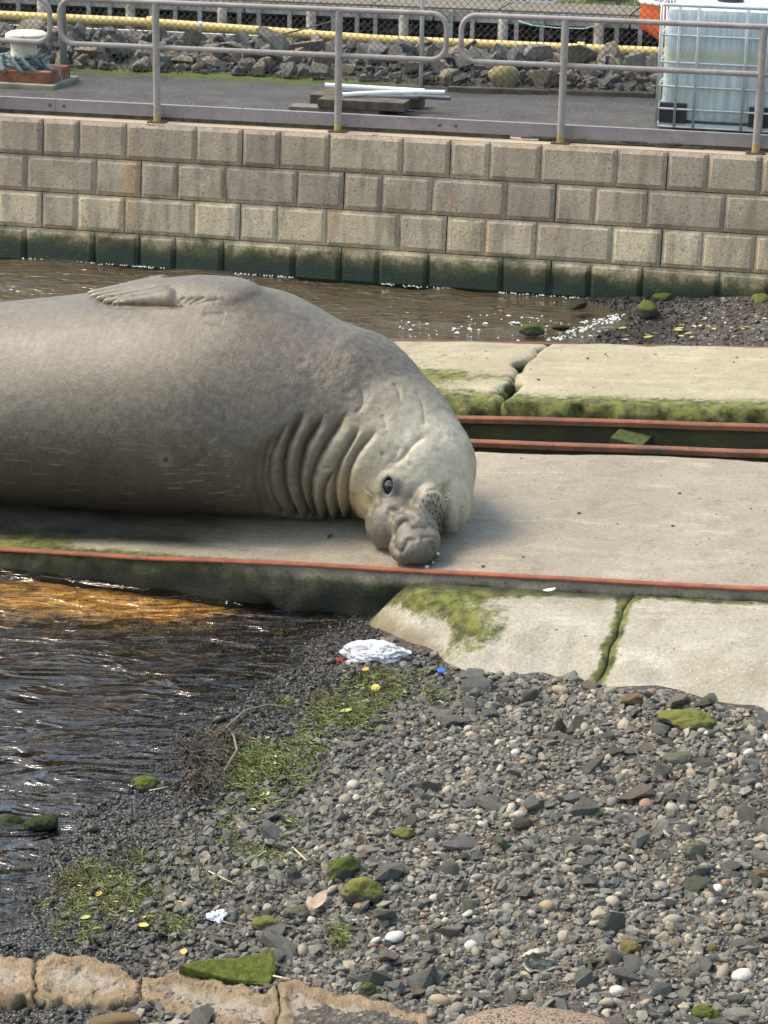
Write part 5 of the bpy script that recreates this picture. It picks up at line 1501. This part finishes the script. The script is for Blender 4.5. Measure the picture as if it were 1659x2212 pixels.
M_MS = [mat_moss_stone('moss_bright', (.16, .15, .12), MG), mat_moss_stone('moss_yellow', (.25, .23, .17), MYG, -.1, .5), mat_moss_stone('moss_dark', (.05, .05, .045), (.07, .10, .02), -.1, .6), mat_moss_stone('moss_pale', (.32, .31, .25), (.24, .26, .10), .45, 1.1)]
M_TAN = beach_mat('stone_tan', (.38, .26, .12), (.40, .28, .13)); M_YELS = beach_mat('stone_yellow', (.45, .34, .10), (.46, .35, .11)); M_BRN = beach_mat('stone_umber', (.16, .115, .08), (.17, .12, .085)); M_SLT = BM[0]; M_PAL = beach_mat('stone_pale', (.46, .42, .35), (.47, .43, .36))
for a in [
    ('mossy_rock', 'low rock with yellow-green moss near the right end of the apron', 1486, 1555, 112, 54, M_MS[1], 1, 'rock', False, .7),
    ('mossy_rock', 'pale green rounded rock below the yellow-green mossy one', 1468, 1640, 62, 40, M_MS[3], 2, 'rock'),
    ('stone', 'orange-tan cobble just below the apron edge', 1366, 1512, 44, 32, M_TAN, 3),
    ('stone', 'flat olive slab of stone near the right edge of the beach', 1572, 1686, 78, 24, BM[2], 4, 'stone', True, .5),
    ('mossy_rock', 'pale lichen-covered rock on the right of the beach', 1500, 1838, 50, 44, M_MS[3], 5, 'rock'),
    ('stone', 'big slate-grey angular stone in the middle of the beach, above the brown cobble', 1163, 1745, 58, 48, M_SLT, 6, 'stone', True),
    ('stone', 'brown rounded cobble in the middle of the beach', 1128, 1783, 48, 36, M_BRN, 7),
    ('stone', 'pointed slate stone standing on the upper beach', 945 + 200, 1502, 44, 44, M_SLT, 8, 'stone', True),
    ('stone', 'leaning grey-green stone with a sharp top right of centre', 1208, 1565, 44, 46, BM[2], 9, 'stone', True),
    ('stone', 'yellow-green stone left of the brown cobble', 876, 1800, 40, 32, M_MS[1], 10),
    ('mossy_rock', 'tilted oblong rock thick with green moss, the upper of two', 742, 1872, 88, 62, M_MS[0], 11, 'rock', False, .6, .25, .5, (.0, -.35)),
    ('mossy_rock', 'round rock with green and cream moss, the lower of two', 781, 1927, 80, 62, M_MS[1], 12, 'rock'),
    ('mossy_rock', 'bright green mossy rock at the edge of the water', 313, 1692, 56, 38, M_MS[0], 13, 'rock'),
    ('mossy_rock', 'dark mossy rock in the shallows at the left edge of the picture', 24, 1784, 58, 44, M_MS[2], 14, 'rock'),
    ('mossy_rock', 'dark mossy rock in the shallows, right of its twin', 90, 1784, 68, 50, M_MS[2], 15, 'rock'),
    ('mossy_rock', 'flat rock with bright green weed awash in the near water', 277, 1404, 86, 26, M_MS[0], 16, 'rock'),
    ('stone', 'flat dark stone half out of the shallow water', 440, 1440, 56, 26, M_SLT, 17, 'stone', True),
    ('stone', 'grey wet stone beside the flat dark one', 478, 1468, 44, 30, BM[1], 18, 'stone', True),
    ('mossy_rock', 'flat olive mossy stone above the sandstone ledge', 576, 1995, 58, 40, M_MS[1], 19, 'rock'),
    ('mossy_rock', 'small pale mossy stone right of the flat olive one', 640, 1968, 46, 30, M_MS[3], 20, 'rock'),
    ('stone', 'round yellow cobble in the lower right of the beach', 1361, 2049, 42, 38, M_YELS, 21),
    ('stone', 'slate slab tilted beside the round yellow cobble', 1332, 2072, 50, 52, M_SLT, 22, 'stone', True),
    ('stone', 'large slate stone behind the round yellow cobble', 1322, 1995, 70, 66, M_SLT, 30, 'stone', True),
    ('stone', 'small yellow pebble stone right of the round yellow cobble', 1536, 2052, 26, 24, M_YELS, 23),
    ('stone', 'blue-grey blocky stone low on the beach near the bottom edge', 1408, 2146, 72, 46, M_SLT, 24, 'stone', True),
    ('mossy_rock', 'green mossy rock at the bottom edge on the right', 1523, 2192, 62, 44, M_MS[0], 25, 'rock'),
    ('stone', 'pale pitted stone at the bottom right edge', 1600, 2196, 70, 44, M_PAL, 26),
    ('stone', 'tan stone at the right edge of the lower beach', 1645, 1890, 36, 30, M_TAN, 27),
    ('stone', 'flat pale stone among the lower weed', 460, 1838, 36, 22, M_PAL, 28),
    ('stone', 'oval slate pebble lying flat left of the tilted mossy rock', 635, 1893, 28, 36, M_SLT, 29),
    ('mossy_rock', 'small green-capped stone at the bottom left of the big brown boulder', 795, 2140, 40, 34, M_MS[0], 31, 'rock'),
    ('stone', 'pinkish stone near the centre of the lower beach', 970, 2010, 52, 44, beach_mat('stone_pink', (.36, .27, .23), (.37, .28, .24)), 32, 'stone', True),
]:
    px_rock(*a)
# weedy rocks by the far shore
for lab, x, y, w, h, m, sd_, ang in (('rock with bright green weed in the far water behind the slipway', 1150, 708, 56, 28, M_MS[0], 41, False), ('dark green wedge-shaped rock against the foot of the block wall', 1248, 655, 68, 40, mat_moss_stone('weed_dark', (.05, .055, .045), (.05, .07, .03), -.1, .8), 42, True),
        ('weed-covered rock on the small far beach', 1396, 664, 62, 38, M_MS[0], 43, False), ('small weedy rock behind the weed-covered one on the far beach', 1432, 640, 40, 22, M_MS[0], 44, False), ('pale mossy rock at the right end of the far beach', 1640, 650, 60, 40, M_MS[1], 45, False), ('dark wet stone in the foam of the far shore', 1288, 702, 32, 16, M_SLT, 46, True), ('low green stone awash in front of the far shore', 1210, 706, 40, 14, M_MS[2], 47, False)):
    p = at(x, y + h * .3, .05); k = np.linalg.norm(p - CAMP) / FOC
    me = hull_mesh('weedy_rock', sd_, m, 12, 1.0, sub=1) if ang else round_mesh('weedy_rock', sd_, m, .25, 1.0, 3, .06)
    tag(put_rock('weedy_rock', me, p + np.array([0, 0, h * k * .18]), (w * k / 2, w * k / 2 * .8, h * k / 2 * 1.0), (0, 0, sd_)), lab, 'rock')
# debris in the trench and at the crack
BMd = [beach_mat('trench_stone', (.10, .09, .06), (.15, .13, .09))]
for i, (x, y, w) in enumerate(((1010, 940, 24), (1060, 938, 22), (1160, 940, 20), (1400, 950, 18), (1045, 944, 16), (1125, 944, 26), (1440, 952, 16), (1075, 876, 14), (1110, 846, 12), (1096, 812, 12))):
    p = at_pl(x, y, SP0 - SC * .14, SC); k = np.linalg.norm(p - CAMP) / FOC
    tag(put_rock('rubble_stone', hull_mesh('rubble_stone', 500 + i, BMd[0], 11, .7), p, w * k / 2, (0, 0, i)), 'small muddy stone fallen into the trench or the crack', 'stone', 'stones fallen into the slipway gaps')
p = at_pl(1366, 950, SP0 - SC * .10, SC)
wb = MB().box((0, 0, 0), (.105, .16, .035)).build('wood_block', mat_moss_stone('mossy_wood', (.12, .10, .06), (.13, .16, .035), .1, .7), bevel=.01)
wb.matrix_world = Matrix.Translation(Vector(p)) @ Matrix.Rotation(R(-22), 4, 'Z') @ Matrix.Rotation(R(8), 4, 'Y')
tag(wb, 'green mossy block of timber wedged between the trench rails', 'timber')
tag(put_rock('pebble', hull_mesh('pebble', 520, M_BRN, 11, .7), S(*slip_at(713, 1163)[:2], .012), (.022, .018, .016), (0, 0, 1)), 'small dark pebble alone on the slab left of the snout', 'stone')

# ---------------------------------------------------------------- sandstone ledge in the foreground
def mat_sand():
    t = NT('sandstone'); co = t.co(True)
    col = t.mix(t.ramp(t.noise(5, 6, .65, co), [(.36, 0.0), (.64, 1.0)]), (.29, .205, .12), (.39, .29, .18))
    cr = t.n('Attribute', {'attribute_name': 'core'}).outputs['Fac']
    col = t.mix(t.rng(t.math('ADD', cr, t.math('MULTIPLY', t.math('SUBTRACT', t.noise(11, 6, .7, co), .5), .9)), .35, .75), col, t.mix(t.noise(30, 4, .6, co), (.36, .285, .21), (.46, .39, .30)))
    col = t.mix(t.ramp(t.noise(9, 6, .75, co), [(.62, 0.0), (.74, .8)]), col, (.20, .12, .07))
    t.set(Base_Color=col, Roughness=.92)
    b = t.bump(t.noise(40, 9, .8, co), .02); t.bump(t.noise(9, 7, .7, co), .04, .9, b)
    return t.m
M_SAND = mat_sand()
ledge = empty('sandstone_wall', at(300, 2130, .1)); tag(ledge, 'low rough sandstone wall top crossing the bottom left corner', 'wall'); bpy.context.view_layer.update()
for i, (x0, x1) in enumerate(((-260, 75), (76, 308), (309, 603), (604, 930))):
    nu, nv = 90, 40; V = []; core = []
    for iu in range(nu):
        x = x0 + (x1 - x0) * iu / (nu - 1); yt = np.interp(x, TOPL[:, 0], TOPL[:, 1]) + 4 * math.sin(x * .09 + i); yb = np.interp(x, BOTL[:, 0], BOTL[:, 1]) + 4 * math.sin(x * .11 + 2 * i)
        sk = 26 * math.sin(i * 2.3 + 1)
        for iv in range(nv):
            f = iv / (nv - 1)
            e = min(iu, nu - 1 - iu) / (nu - 1) * abs(x1 - x0); g = min(f, 1 - f) * (yb - yt)
            p = at(x + sk * (f - .5) * min(1, e / 40), yt + (yb - yt) * f, LZ(x))
            q_ = min(e, g); rim = math.exp(-((q_ - 13) / 7.0) ** 2)
            hol = min(1, max(0, (q_ - 20) / 16))
            V.append(p + np.array([0, 0, .006 * rim - .010 * hol - .020 * max(0, 1 - q_ / 5.0) ** 2])); core.append(hol)
    V = np.array(V); core = np.array(core)
    V[:, 2] += fbm(V, 6, 40 + i, 3, .6) * .007 + np.clip(fbm(V, 11, 140 + i, 3), -1, 0) * .012 - np.abs(fbm(V, 24, 150, 4, .7)) * .010
    V[:, :2] += np.stack([fbm(V, 16, 60, 4, .7), fbm(V, 16, 70, 4, .7)], 1) * .011
    F = grid_faces(nu, nv); idx = np.arange(nu * nv).reshape(nu, nv)
    per = np.concatenate([idx[:-1, 0], idx[-1, :-1], idx[:0:-1, -1], idx[0, :0:-1]]); prev = per; c = list(core)
    VV = [V]; FF = [F]; n0 = nu * nv
    for r_ in (1, 2, 3, 4):
        qv = V[per].copy(); qv[:, 2] -= .035 * r_; qv[:, :2] += np.stack([fbm(qv, 9, 80, 4), fbm(qv, 9, 90, 4)], 1) * .012
        ids = np.arange(n0, n0 + len(per)); n0 += len(per); VV.append(qv); FF.append(np.stack([prev, ids, np.roll(ids, -1), np.roll(prev, -1)], 1)); prev = ids; c += [0.0] * len(per)
    me = np_mesh('sandstone_block', np.concatenate(VV), np.concatenate(FF))
    a_ = me.attributes.new('core', 'FLOAT', 'POINT'); a_.data.foreach_set('value', np.array(c, np.float32))
    bm = bmesh.new(); bm.from_mesh(me); bmesh.ops.recalc_face_normals(bm, faces=bm.faces); bm.to_mesh(me); bm.free()
    o = link('sandstone_block', me, M_SAND, ledge); o.matrix_parent_inverse = ledge.matrix_world.inverted()
# brown boulder at the bottom edge and a tan one in the near gravel
t = NT('pitted_boulder'); co = t.co(False)
col = t.mix(t.ramp(t.noise(6, 6, .65, co), [(.35, 0.0), (.65, 1.0)]), (.19, .135, .09), (.27, .195, .135))
col = t.mix(t.ramp(t.noise(38, 2, .5, co), [(.34, .9), (.42, 0.0)]), col, (.05, .032, .022)); t.set(Base_Color=col, Roughness=.9)
t.bump(t.ramp(t.noise(38, 2, .5, co), [(.32, 0.0), (.44, 1.0)]), .03)
p = at(1135, 2262, .18)
tag(put_rock('boulder', round_mesh('boulder', 9, t.m, .10, 1.0, 4, .015), p, (.345, .20, .115), (0, 0, .05)), 'big smooth brown pitted boulder at the bottom edge of the picture', 'rock')
p = at(245, 2205, .12)
tag(put_rock('stone', round_mesh('stone', 19, M_TAN, .25, .7), p, (.085, .05, .035), (0, 0, .2)), 'orange-tan stone on the near gravel at the bottom left', 'stone')
p = at(485, 2105, .10)
V = [at(383, 2084, .16), at(430, 2072, .165), at(505, 2068, .17), at(560, 2058, .18), at(592, 2050, .19), at(596, 2098, .13), at(580, 2128, .10), at(500, 2122, .10)]
V2 = [v + np.array([.0, .05, -.10]) for v in V]
gs = MB().raw(V + V2, [tuple(range(8))] + [(i, i + 8, (i + 1) % 8 + 8, (i + 1) % 8) for i in range(8)] + [tuple(range(8, 16))[::-1]]).build('mossy_slab', mat_moss_stone('moss_velvet', (.12, .13, .06), (.26, .30, .045), -1.2, -.5, 14), bevel=.012)
tag(gs, 'flat slab furred with bright green moss behind the sandstone wall', 'rock')

# ---------------------------------------------------------------- seaweed, grass-like algae, twigs, leaves, litter
def strands(name, label, patches, m, seed, thick=.0015, cat='seaweed', hz=.02):
    r = np.random.default_rng(seed); V = []; F = []
    for (cx, cy, rx, ry, n, L) in patches:
        for _ in range(int(n * 1.15)):
            a = r.uniform(0, 6.28); q = abs(r.normal(0, .55))
            p = at_ground(cx + rx * q * math.cos(a), cy + ry * q * math.sin(a))
            d = r.uniform(0, 6.28); cur = r.normal(0, 1.4); l = L * r.uniform(.4, 1.2); z0 = p[2] + r.uniform(.0, hz)
            w = thick * r.uniform(.6, 1.6); P = [np.array([p[0], p[1], z0])]
            for k in range(4):
                d += cur * .35 + r.normal(0, .25)
                P.append(P[-1] + np.array([math.cos(d), math.sin(d), 0]) * l / 4 + np.array([0, 0, r.normal(0, l * .08)]))
            b = len(V)
            for k, x in enumerate(P):
                sdv = np.array([-math.sin(d), math.cos(d), .6]) * w * (1 if k < 4 else .3)
                V += [x - sdv, x + sdv]
            F += [(b + 2 * k, b + 2 * k + 1, b + 2 * k + 3, b + 2 * k + 2) for k in range(4)]
    o = link(name, np_mesh(name, np.array(V), np.array(F), True), m); tag(o, label, cat, None, 'stuff'); return o
M_WEED = simple('green_weed', (.055, .085, .014), (.14, .145, .03), 30, .55, 0, world=True)
M_WEEDB = simple('olive_weed', (.085, .075, .025), (.14, .12, .045), 30, .6, 0, world=True)
M_WRACK = simple('dry_wrack', (.03, .025, .02), (.09, .07, .05), 40, .8, 0, world=True)
_r = np.random.default_rng(55); TIDE = np.array([(880, 1450), (760, 1530), (640, 1590), (560, 1660), (500, 1760), (380, 1850), (230, 1920), (150, 1980), (200, 2030)], float)
BAND = []
for _ in range(70):
    f_ = _r.uniform(0, 8); i_ = min(7, int(f_)); c_ = TIDE[i_] + (TIDE[i_ + 1] - TIDE[i_]) * (f_ - i_) + _r.normal(0, 34, 2)
    BAND.append((c_[0] + 12, c_[1] + 8, _r.uniform(12, 46), _r.uniform(8, 26), int(_r.uniform(20, 70)), .06))
strands('green_seaweed', 'wet green seaweed and algae strewn along the tide line', BAND + [(800, 1470, 80, 34, 900, .06), (760, 1530, 80, 40, 900, .06), (610, 1520, 22, 20, 260, .05), (560, 1630, 70, 40, 700, .04), (640, 1660, 70, 35, 500, .04), (200, 1905, 70, 40, 800, .05), (330, 1930, 60, 30, 350, .04), (560, 1850, 110, 45, 900, .04), (400, 1860, 110, 50, 700, .04), (190, 2030, 50, 20, 180, .04), (370, 2010, 60, 30, 240, .035), (730, 2020, 30, 40, 260, .035), (560, 1720, 60, 30, 240, .035), (940, 1500, 60, 25, 240, .035), (690, 1560, 60, 40, 500, .05), (520, 1680, 70, 40, 600, .04), (470, 1790, 90, 50, 600, .04), (300, 1860, 90, 50, 700, .045), (170, 1960, 60, 40, 500, .045), (640, 1600, 60, 40, 400, .04), (330, 1990, 120, 30, 400, .035), (620, 1780, 80, 40, 350, .035), (560, 1650, 110, 60, 900, .045), (430, 1830, 120, 60, 900, .045), (250, 1930, 110, 60, 900, .05), (760, 1560, 90, 40, 500, .05)], M_WEED, 3)
strands('olive_seaweed', 'brown olive seaweed tangled among the green', [(830, 1470, 60, 30, 500, .07), (700, 1520, 60, 30, 300, .06), (170, 1910, 55, 45, 700, .05), (250, 1960, 70, 30, 260, .05), (480, 1590, 60, 30, 200, .05)], M_WEEDB, 4)
strands('dry_wrack', 'dark clump of dried seaweed and roots by the waterline', [(445, 1640, 48, 48, 1000, .06), (440, 1700, 40, 30, 500, .05), (500, 1600, 40, 20, 180, .05)], M_WRACK, 5, .0018, 'seaweed', .05)
far_lv = []
# twigs and straws
M_TWIG = simple('twig', (.20, .16, .11), (.12, .095, .065), 30, .9, .001, 60); M_STRAW = simple('straw', (.50, .42, .27), (.42, .34, .2), 30, .8, 0)
for lab, pts_, r_, m in (('long curved twig arching over the seaweed', [(485, 1665), (512, 1620), (505, 1590), (490, 1570), (530, 1535), (580, 1522), (632, 1530)], .007, M_TWIG), ('short forked twig on the dried seaweed', [(440, 1612), (470, 1590), (500, 1560), (545, 1530)], .005, M_TWIG),
        ('pale straw pointing at the rounded mossy rocks', [(632, 1830), (655, 1852), (664, 1860)], .004, M_STRAW), ('pale straw lying above the lower weed patch', [(528, 1868), (575, 1838)], .004, M_STRAW), ('thin straw across the lower weed', [(447, 1880), (508, 1910)], .0035, M_STRAW), ('straw lying level in the middle of the weed', [(515, 1786), (552, 1792)], .0035, M_STRAW), ('thin twig below the paper scrap', [(480, 1990), (528, 2004)], .004, M_TWIG), ('straw by the mossy slab', [(590, 2108), (628, 2116)], .004, M_STRAW), ('straw near the mossy rock at the waters edge', [(322, 1708), (362, 1700)], .0035, M_STRAW)):
    P = [at_ground(x, y, .035 if len(pts_) > 4 else .022) for x, y in pts_]
    tag(MB().tube(P, [r_ * (1 - .5 * k / len(P)) for k in range(len(P))], 6).build('twig', m, smooth=True), lab, 'twig')
def leaf(lab, x, y, L, wd, m, rz, curl=.15, group=None, p=None):
    p = at_ground(x, y, .022) if p is None else p
    V = []; F = []
    for i in range(7):
        f = i / 6; w = wd * math.sin(math.pi * min(1, .06 + f * .92)) ** .8
        z = curl * L * (f - .5) ** 2
        V += [((f - .5) * L, -w, z + w * .25), ((f - .5) * L, 0, z), ((f - .5) * L, w, z + w * .25)]
    for i in range(6):
        for k in (0, 1): F.append((i * 3 + k, i * 3 + k + 3, i * 3 + k + 4, i * 3 + k + 1))
    th = [(x_, y_, z_ - .0015) for x_, y_, z_ in V]; n_ = len(V)
    F2 = [tuple(i + n_ for i in f[::-1]) for f in F]
    o = MB().raw(V + th, F + F2).build('leaf', m, smooth=True)
    o.location = tuple(float(v) for v in p); o.rotation_euler = (.12, -.1, rz)
    return tag(o, lab, 'leaf', group)
M_LY = simple('yellow_leaf', (.50, .37, .08), (.42, .32, .08), 30, .6, 0); M_LG = simple('lime_leaf', (.34, .34, .08), (.28, .29, .07), 30, .6, 0); M_LB = simple('dry_leaf', (.40, .28, .20), (.30, .2, .14), 30, .7, 0)
for a in (('bright yellow leaf on the dark gravel left of the paper scrap', 310, 1999, .045, .014, M_LY, -.3), ('yellow leaf near the mossy slab', 396, 2056, .042, .014, M_LY, 1.2), ('small yellow leaf on the olive seaweed', 214, 1930, .036, .011, M_LY, 1.3), ('lime leaf lying below the white bag', 748, 1535, .055, .015, M_LG, .2), ('pale dry leaf with a long tip beside the rounded mossy rocks', 689, 1945, .13, .026, M_LB, 1.25), ('lime leaf at the lower edge of the olive seaweed', 185, 1982, .04, .012, M_LG, .3)):
    leaf(*a)
rl = np.random.default_rng(31)
for i in range(34):
    k = [(800, 1480, 70, 40), (580, 1620, 90, 60), (560, 1730, 60, 60), (300, 1920, 100, 60), (850, 1550, 80, 50)][i % 5]
    leaf('small pale yellow leaf fragment caught in the seaweed', k[0] + rl.normal(0, k[2] * .6), k[1] + rl.normal(0, k[3] * .6), rl.uniform(.018, .036), rl.uniform(.003, .007), (M_LY, M_LG, M_STRAW)[i % 3], rl.uniform(0, 6), .2, 'yellow leaf fragments on the tide line')
for i in range(26):
    x, y = 1480 + rl.normal(0, 90), 705 + rl.normal(0, 22)
    p = at(x, y, .1); p[2] = float(zg(p[0], p[1], False)) + .02
    leaf('yellowish leaf scrap on the far beach', 0, 0, rl.uniform(.04, .08), rl.uniform(.01, .02), (M_LY, M_LG, M_STRAW)[i % 3], rl.uniform(0, 6), .2, 'leaf scraps on the far beach', p)
leaf('reddish dead leaf on the coping between the posts', 0, 0, .06, .016, simple('red_leaf', (.36, .10, .04), (.3, .12, .06), 20, .7, 0), .1, .3, None, on_terrace(811, 292, .012))
# crumpled white bag
def crumple(name, lab, cat, p, sc, m, seed, rz=0, amp=.35):
    bm = bmesh.new(); bmesh.ops.create_icosphere(bm, subdivisions=5, radius=1)
    me = bpy.data.meshes.new(name); bm.to_mesh(me); bm.free()
    v = np.array([x.co[:] for x in me.vertices]); n = v.copy()
    f = np.zeros(len(v)); n = n + .25 * np.stack([vnoise(n, 2.2, seed + 50), vnoise(n, 2.2, seed + 60), vnoise(n, 2.2, seed + 70)], 1)
    for k, s_ in enumerate((1.3, 2.7, 5.2, 9.5)):
        f += amp * 1.25 / (k + 1) ** .75 * (.6 - 2 * np.abs(vnoise(n * [1, 1, .5] + seed, s_, seed + k)))
    v = v * (1 + f * .55)[:, None]; v[:, 2] = np.maximum(v[:, 2], -.25)
    me.vertices.foreach_set('co', v.ravel()); me.polygons.foreach_set('use_smooth', np.ones(len(me.polygons), bool)); me.set_sharp_from_angle(angle=R(28)); me.materials.append(m)
    o = put_rock(name, me, p, sc, (0, 0, rz)); return tag(o, lab, cat)
t = NT('white_plastic_bag'); t.set(Base_Color=(.88, .89, .90), Roughness=.5); t.b.inputs['Subsurface Weight'].default_value = .1; t.bump(t.noise(9, 5, .6, t.co(False), 1.0), .03)
crumple('plastic_bag', 'crumpled white plastic bag at the tip of the apron', 'bag', at_ground(812, 1428) + np.array([0, 0, .035]), (.150, .088, .058), t.m, 7, -.08)
crumple('plastic_bag_flap', 'loose white corner of plastic under the crumpled bag', 'plastic scrap', at_ground(768, 1436) + np.array([0, 0, .012]), (.05, .03, .016), t.m, 17, .3)
crumple('paper_scrap', 'torn white scrap of paper on the lower beach', 'paper', at_ground(469, 1986) + np.array([0, 0, .012]), (.03, .032, .02), simple('paper', (.75, .78, .80), (.65, .68, .7), 20, .8, 0), 23, .5, .6)
crumple('red_scrap', 'red scrap of litter left of the white bag', 'litter', at_ground(732, 1436) + np.array([0, 0, .012]), (.035, .025, .018), simple('red_scrap', (.30, .02, .02), (.2, .02, .02), 20, .6, 0), 29)
crumple('fruit_peel', 'orange and yellow fruit peel below the white bag', 'peel', at_ground(788, 1456) + np.array([0, 0, .02]), (.026, .022, .014), simple('peel', (.70, .30, .10), (.70, .50, .10), 25, .6, 0), 37)
crumple('fruit_peel', 'curled yellow peel on the weed right of the lime leaf', 'peel', at_ground(812, 1495) + np.array([0, 0, .02]), (.020, .026, .016), simple('peel_yellow', (.62, .50, .12), (.55, .4, .1), 25, .6, 0), 43)
cp = at_ground(953, 1452, .012); cap = MB().lathe([(.019, 0), (.020, .003), (.020, .013), (.017, .016), (.0, .016)], (0, 0, 0), 20).build('bottle_cap', simple('blue_plastic', (.03, .13, .40), (.03, .11, .34), 10, .4, 0), smooth='auto'); cap.location = tuple(cp); cap.rotation_euler = (.3, .1, 0)
tag(cap, 'blue plastic bottle cap on the stones below the apron', 'bottle cap')
# oyster shell, gaping
M_SH = simple('oyster_shell', (.50, .46, .36), (.12, .11, .09), 26, .75, .006, 60)
sh = empty('oyster_shell', at_ground(1162, 2085, .02), .2); tag(sh, 'gaping ruffled oyster shell on the lower beach', 'shell')
for k, (rx, z) in enumerate(((-.75, .03), (.12, .0))):
    V = []; F = []; nr, na = 7, 22
    for i in range(nr):
        for j in range(na):
            a = 2 * math.pi * j / na; f = i / (nr - 1); rr_ = f * (1 + .10 * math.sin(5 * a + k) * f)
            V.append((.055 * rr_ * math.cos(a), .040 * rr_ * math.sin(a), .022 * (1 - f * f) * (1 if k == 0 else -1) + .005 * f * math.sin(9 * a)))
    for i in range(nr - 1):
        for j in range(na): F.append((i * na + j, i * na + (j + 1) % na, (i + 1) * na + (j + 1) % na, (i + 1) * na + j))
    o = MB().raw(V, F).build('valve', M_SH, sh, smooth=True); o.rotation_euler = (rx, 0, 0); o.location = (0, .015 if k == 0 else 0, z)
    o.modifiers.new('thickness', 'SOLIDIFY').thickness = .004
tag(leaf('white shell sliver in the dark gap under the red rail', 0, 0, .07, .014, simple('shell_white', (.75, .72, .66), (.6, .56, .5), 20, .6, 0), .3, .4, None, S(*slip_at(1187, 1279, -.04)[:2], -.03)), None, 'shell')

# grit on the slipway slabs
V = []; F = []; o0 = 0; n_ = 420
ga = rg.uniform(-.5, 5.2, n_); gb = np.where(rg.random(n_) < .6, rg.uniform(.08, 2.1, n_), rg.uniform(3.2, 4.8, n_)); gs_ = np.clip(rg.lognormal(-5.5, .5, n_), .002, .012)
pv = ANG[rg.integers(len(ANG), size=n_)] * gs_[:, None, None] * [1.2, 1, .55]
P_ = np.stack([ga, gb, np.where(gb > 3, .085 - .035 * (gb - 3.05), 0) + gs_ * .3 + .003], 1)
gk = ~((ga < 2.7) & (gb > .1) & (gb < 2))
V = (pv + P_[:, None, :])[gk]; F = (IF[None] + (np.arange(len(V)) * len(IV))[:, None, None]).reshape(-1, 3)
gr_ = link('slab_grit', np_mesh('slab_grit', V.reshape(-1, 3), F, False), mat_stones('grit', [(0, (.05, .045, .035)), (.5, (.10, .09, .07)), (.8, (.30, .27, .2))], .9, False, 0)); gr_.matrix_world = SLIP_MW
tag(gr_, 'specks of grit and dirt on the slipway slabs', 'grit', None, 'stuff')
# foam on the far water: flecks and a fringe where it laps the beach
r = np.random.default_rng(91); V = []; F = []
def fleck(p, rx, ry):
    b = len(V); n = 7; a0 = r.uniform(0, 6)
    V.append(p + np.array([0, 0, .007]))
    for k in range(n):
        a = a0 + 2 * math.pi * k / n; q_ = r.uniform(.55, 1.1)
        V.append(p + np.array([rx * q_ * math.cos(a), ry * q_ * math.sin(a), -.004]))
    F.extend([(b, b + 1 + k, b + 1 + (k + 1) % n) for k in range(n)])
for i in range(110):
    x, y = (r.uniform(860, 1310), r.normal(705, 16)) if i < 150 else (r.uniform(0, 560), r.uniform(575, 625))
    if i >= 195: x, y = r.uniform(620, 1250), r.uniform(640, 735)
    p = at(x, y, .006); s_ = abs(r.normal(0, .007)) + .004
    fleck(p, s_ * r.uniform(1, 2.2), s_)
for i in range(110):
    f = r.random(); x = np.interp(f, [0, .25, .5, .75, 1], [1330, 1318, 1270, 1225, 1195]); y = np.interp(f, [0, .25, .5, .75, 1], [682, 690, 706, 722, 733])
    fleck(at(x + r.normal(0, 7), y + r.normal(0, 3), .008), r.uniform(.006, .022), r.uniform(.005, .013))
for i in range(420):       # where ripples meet the wall
    s_ = r.uniform(-1.2, 4.9)
    if vnoise(np.array([[s_, 0.0]]), 2.1, 5)[0] < -.1: continue
    p = W(s_, 0, 0); dz = (p[2] - .0); q_ = WP + WA * s_ - WV * (dz / WV[2]) + WO * (proud + abs(r.normal(.01, .02))); q_[2] = .008
    fleck(q_, r.uniform(.004, .014), r.uniform(.003, .007))
tag(link('foam', np_mesh('foam', np.array(V), np.array(F), True), simple('foam', (.55, .55, .52), (.42, .42, .38), 20, .7, 0)), 'white foam flecks on the brown water and along the far shore', 'foam', None, 'stuff')
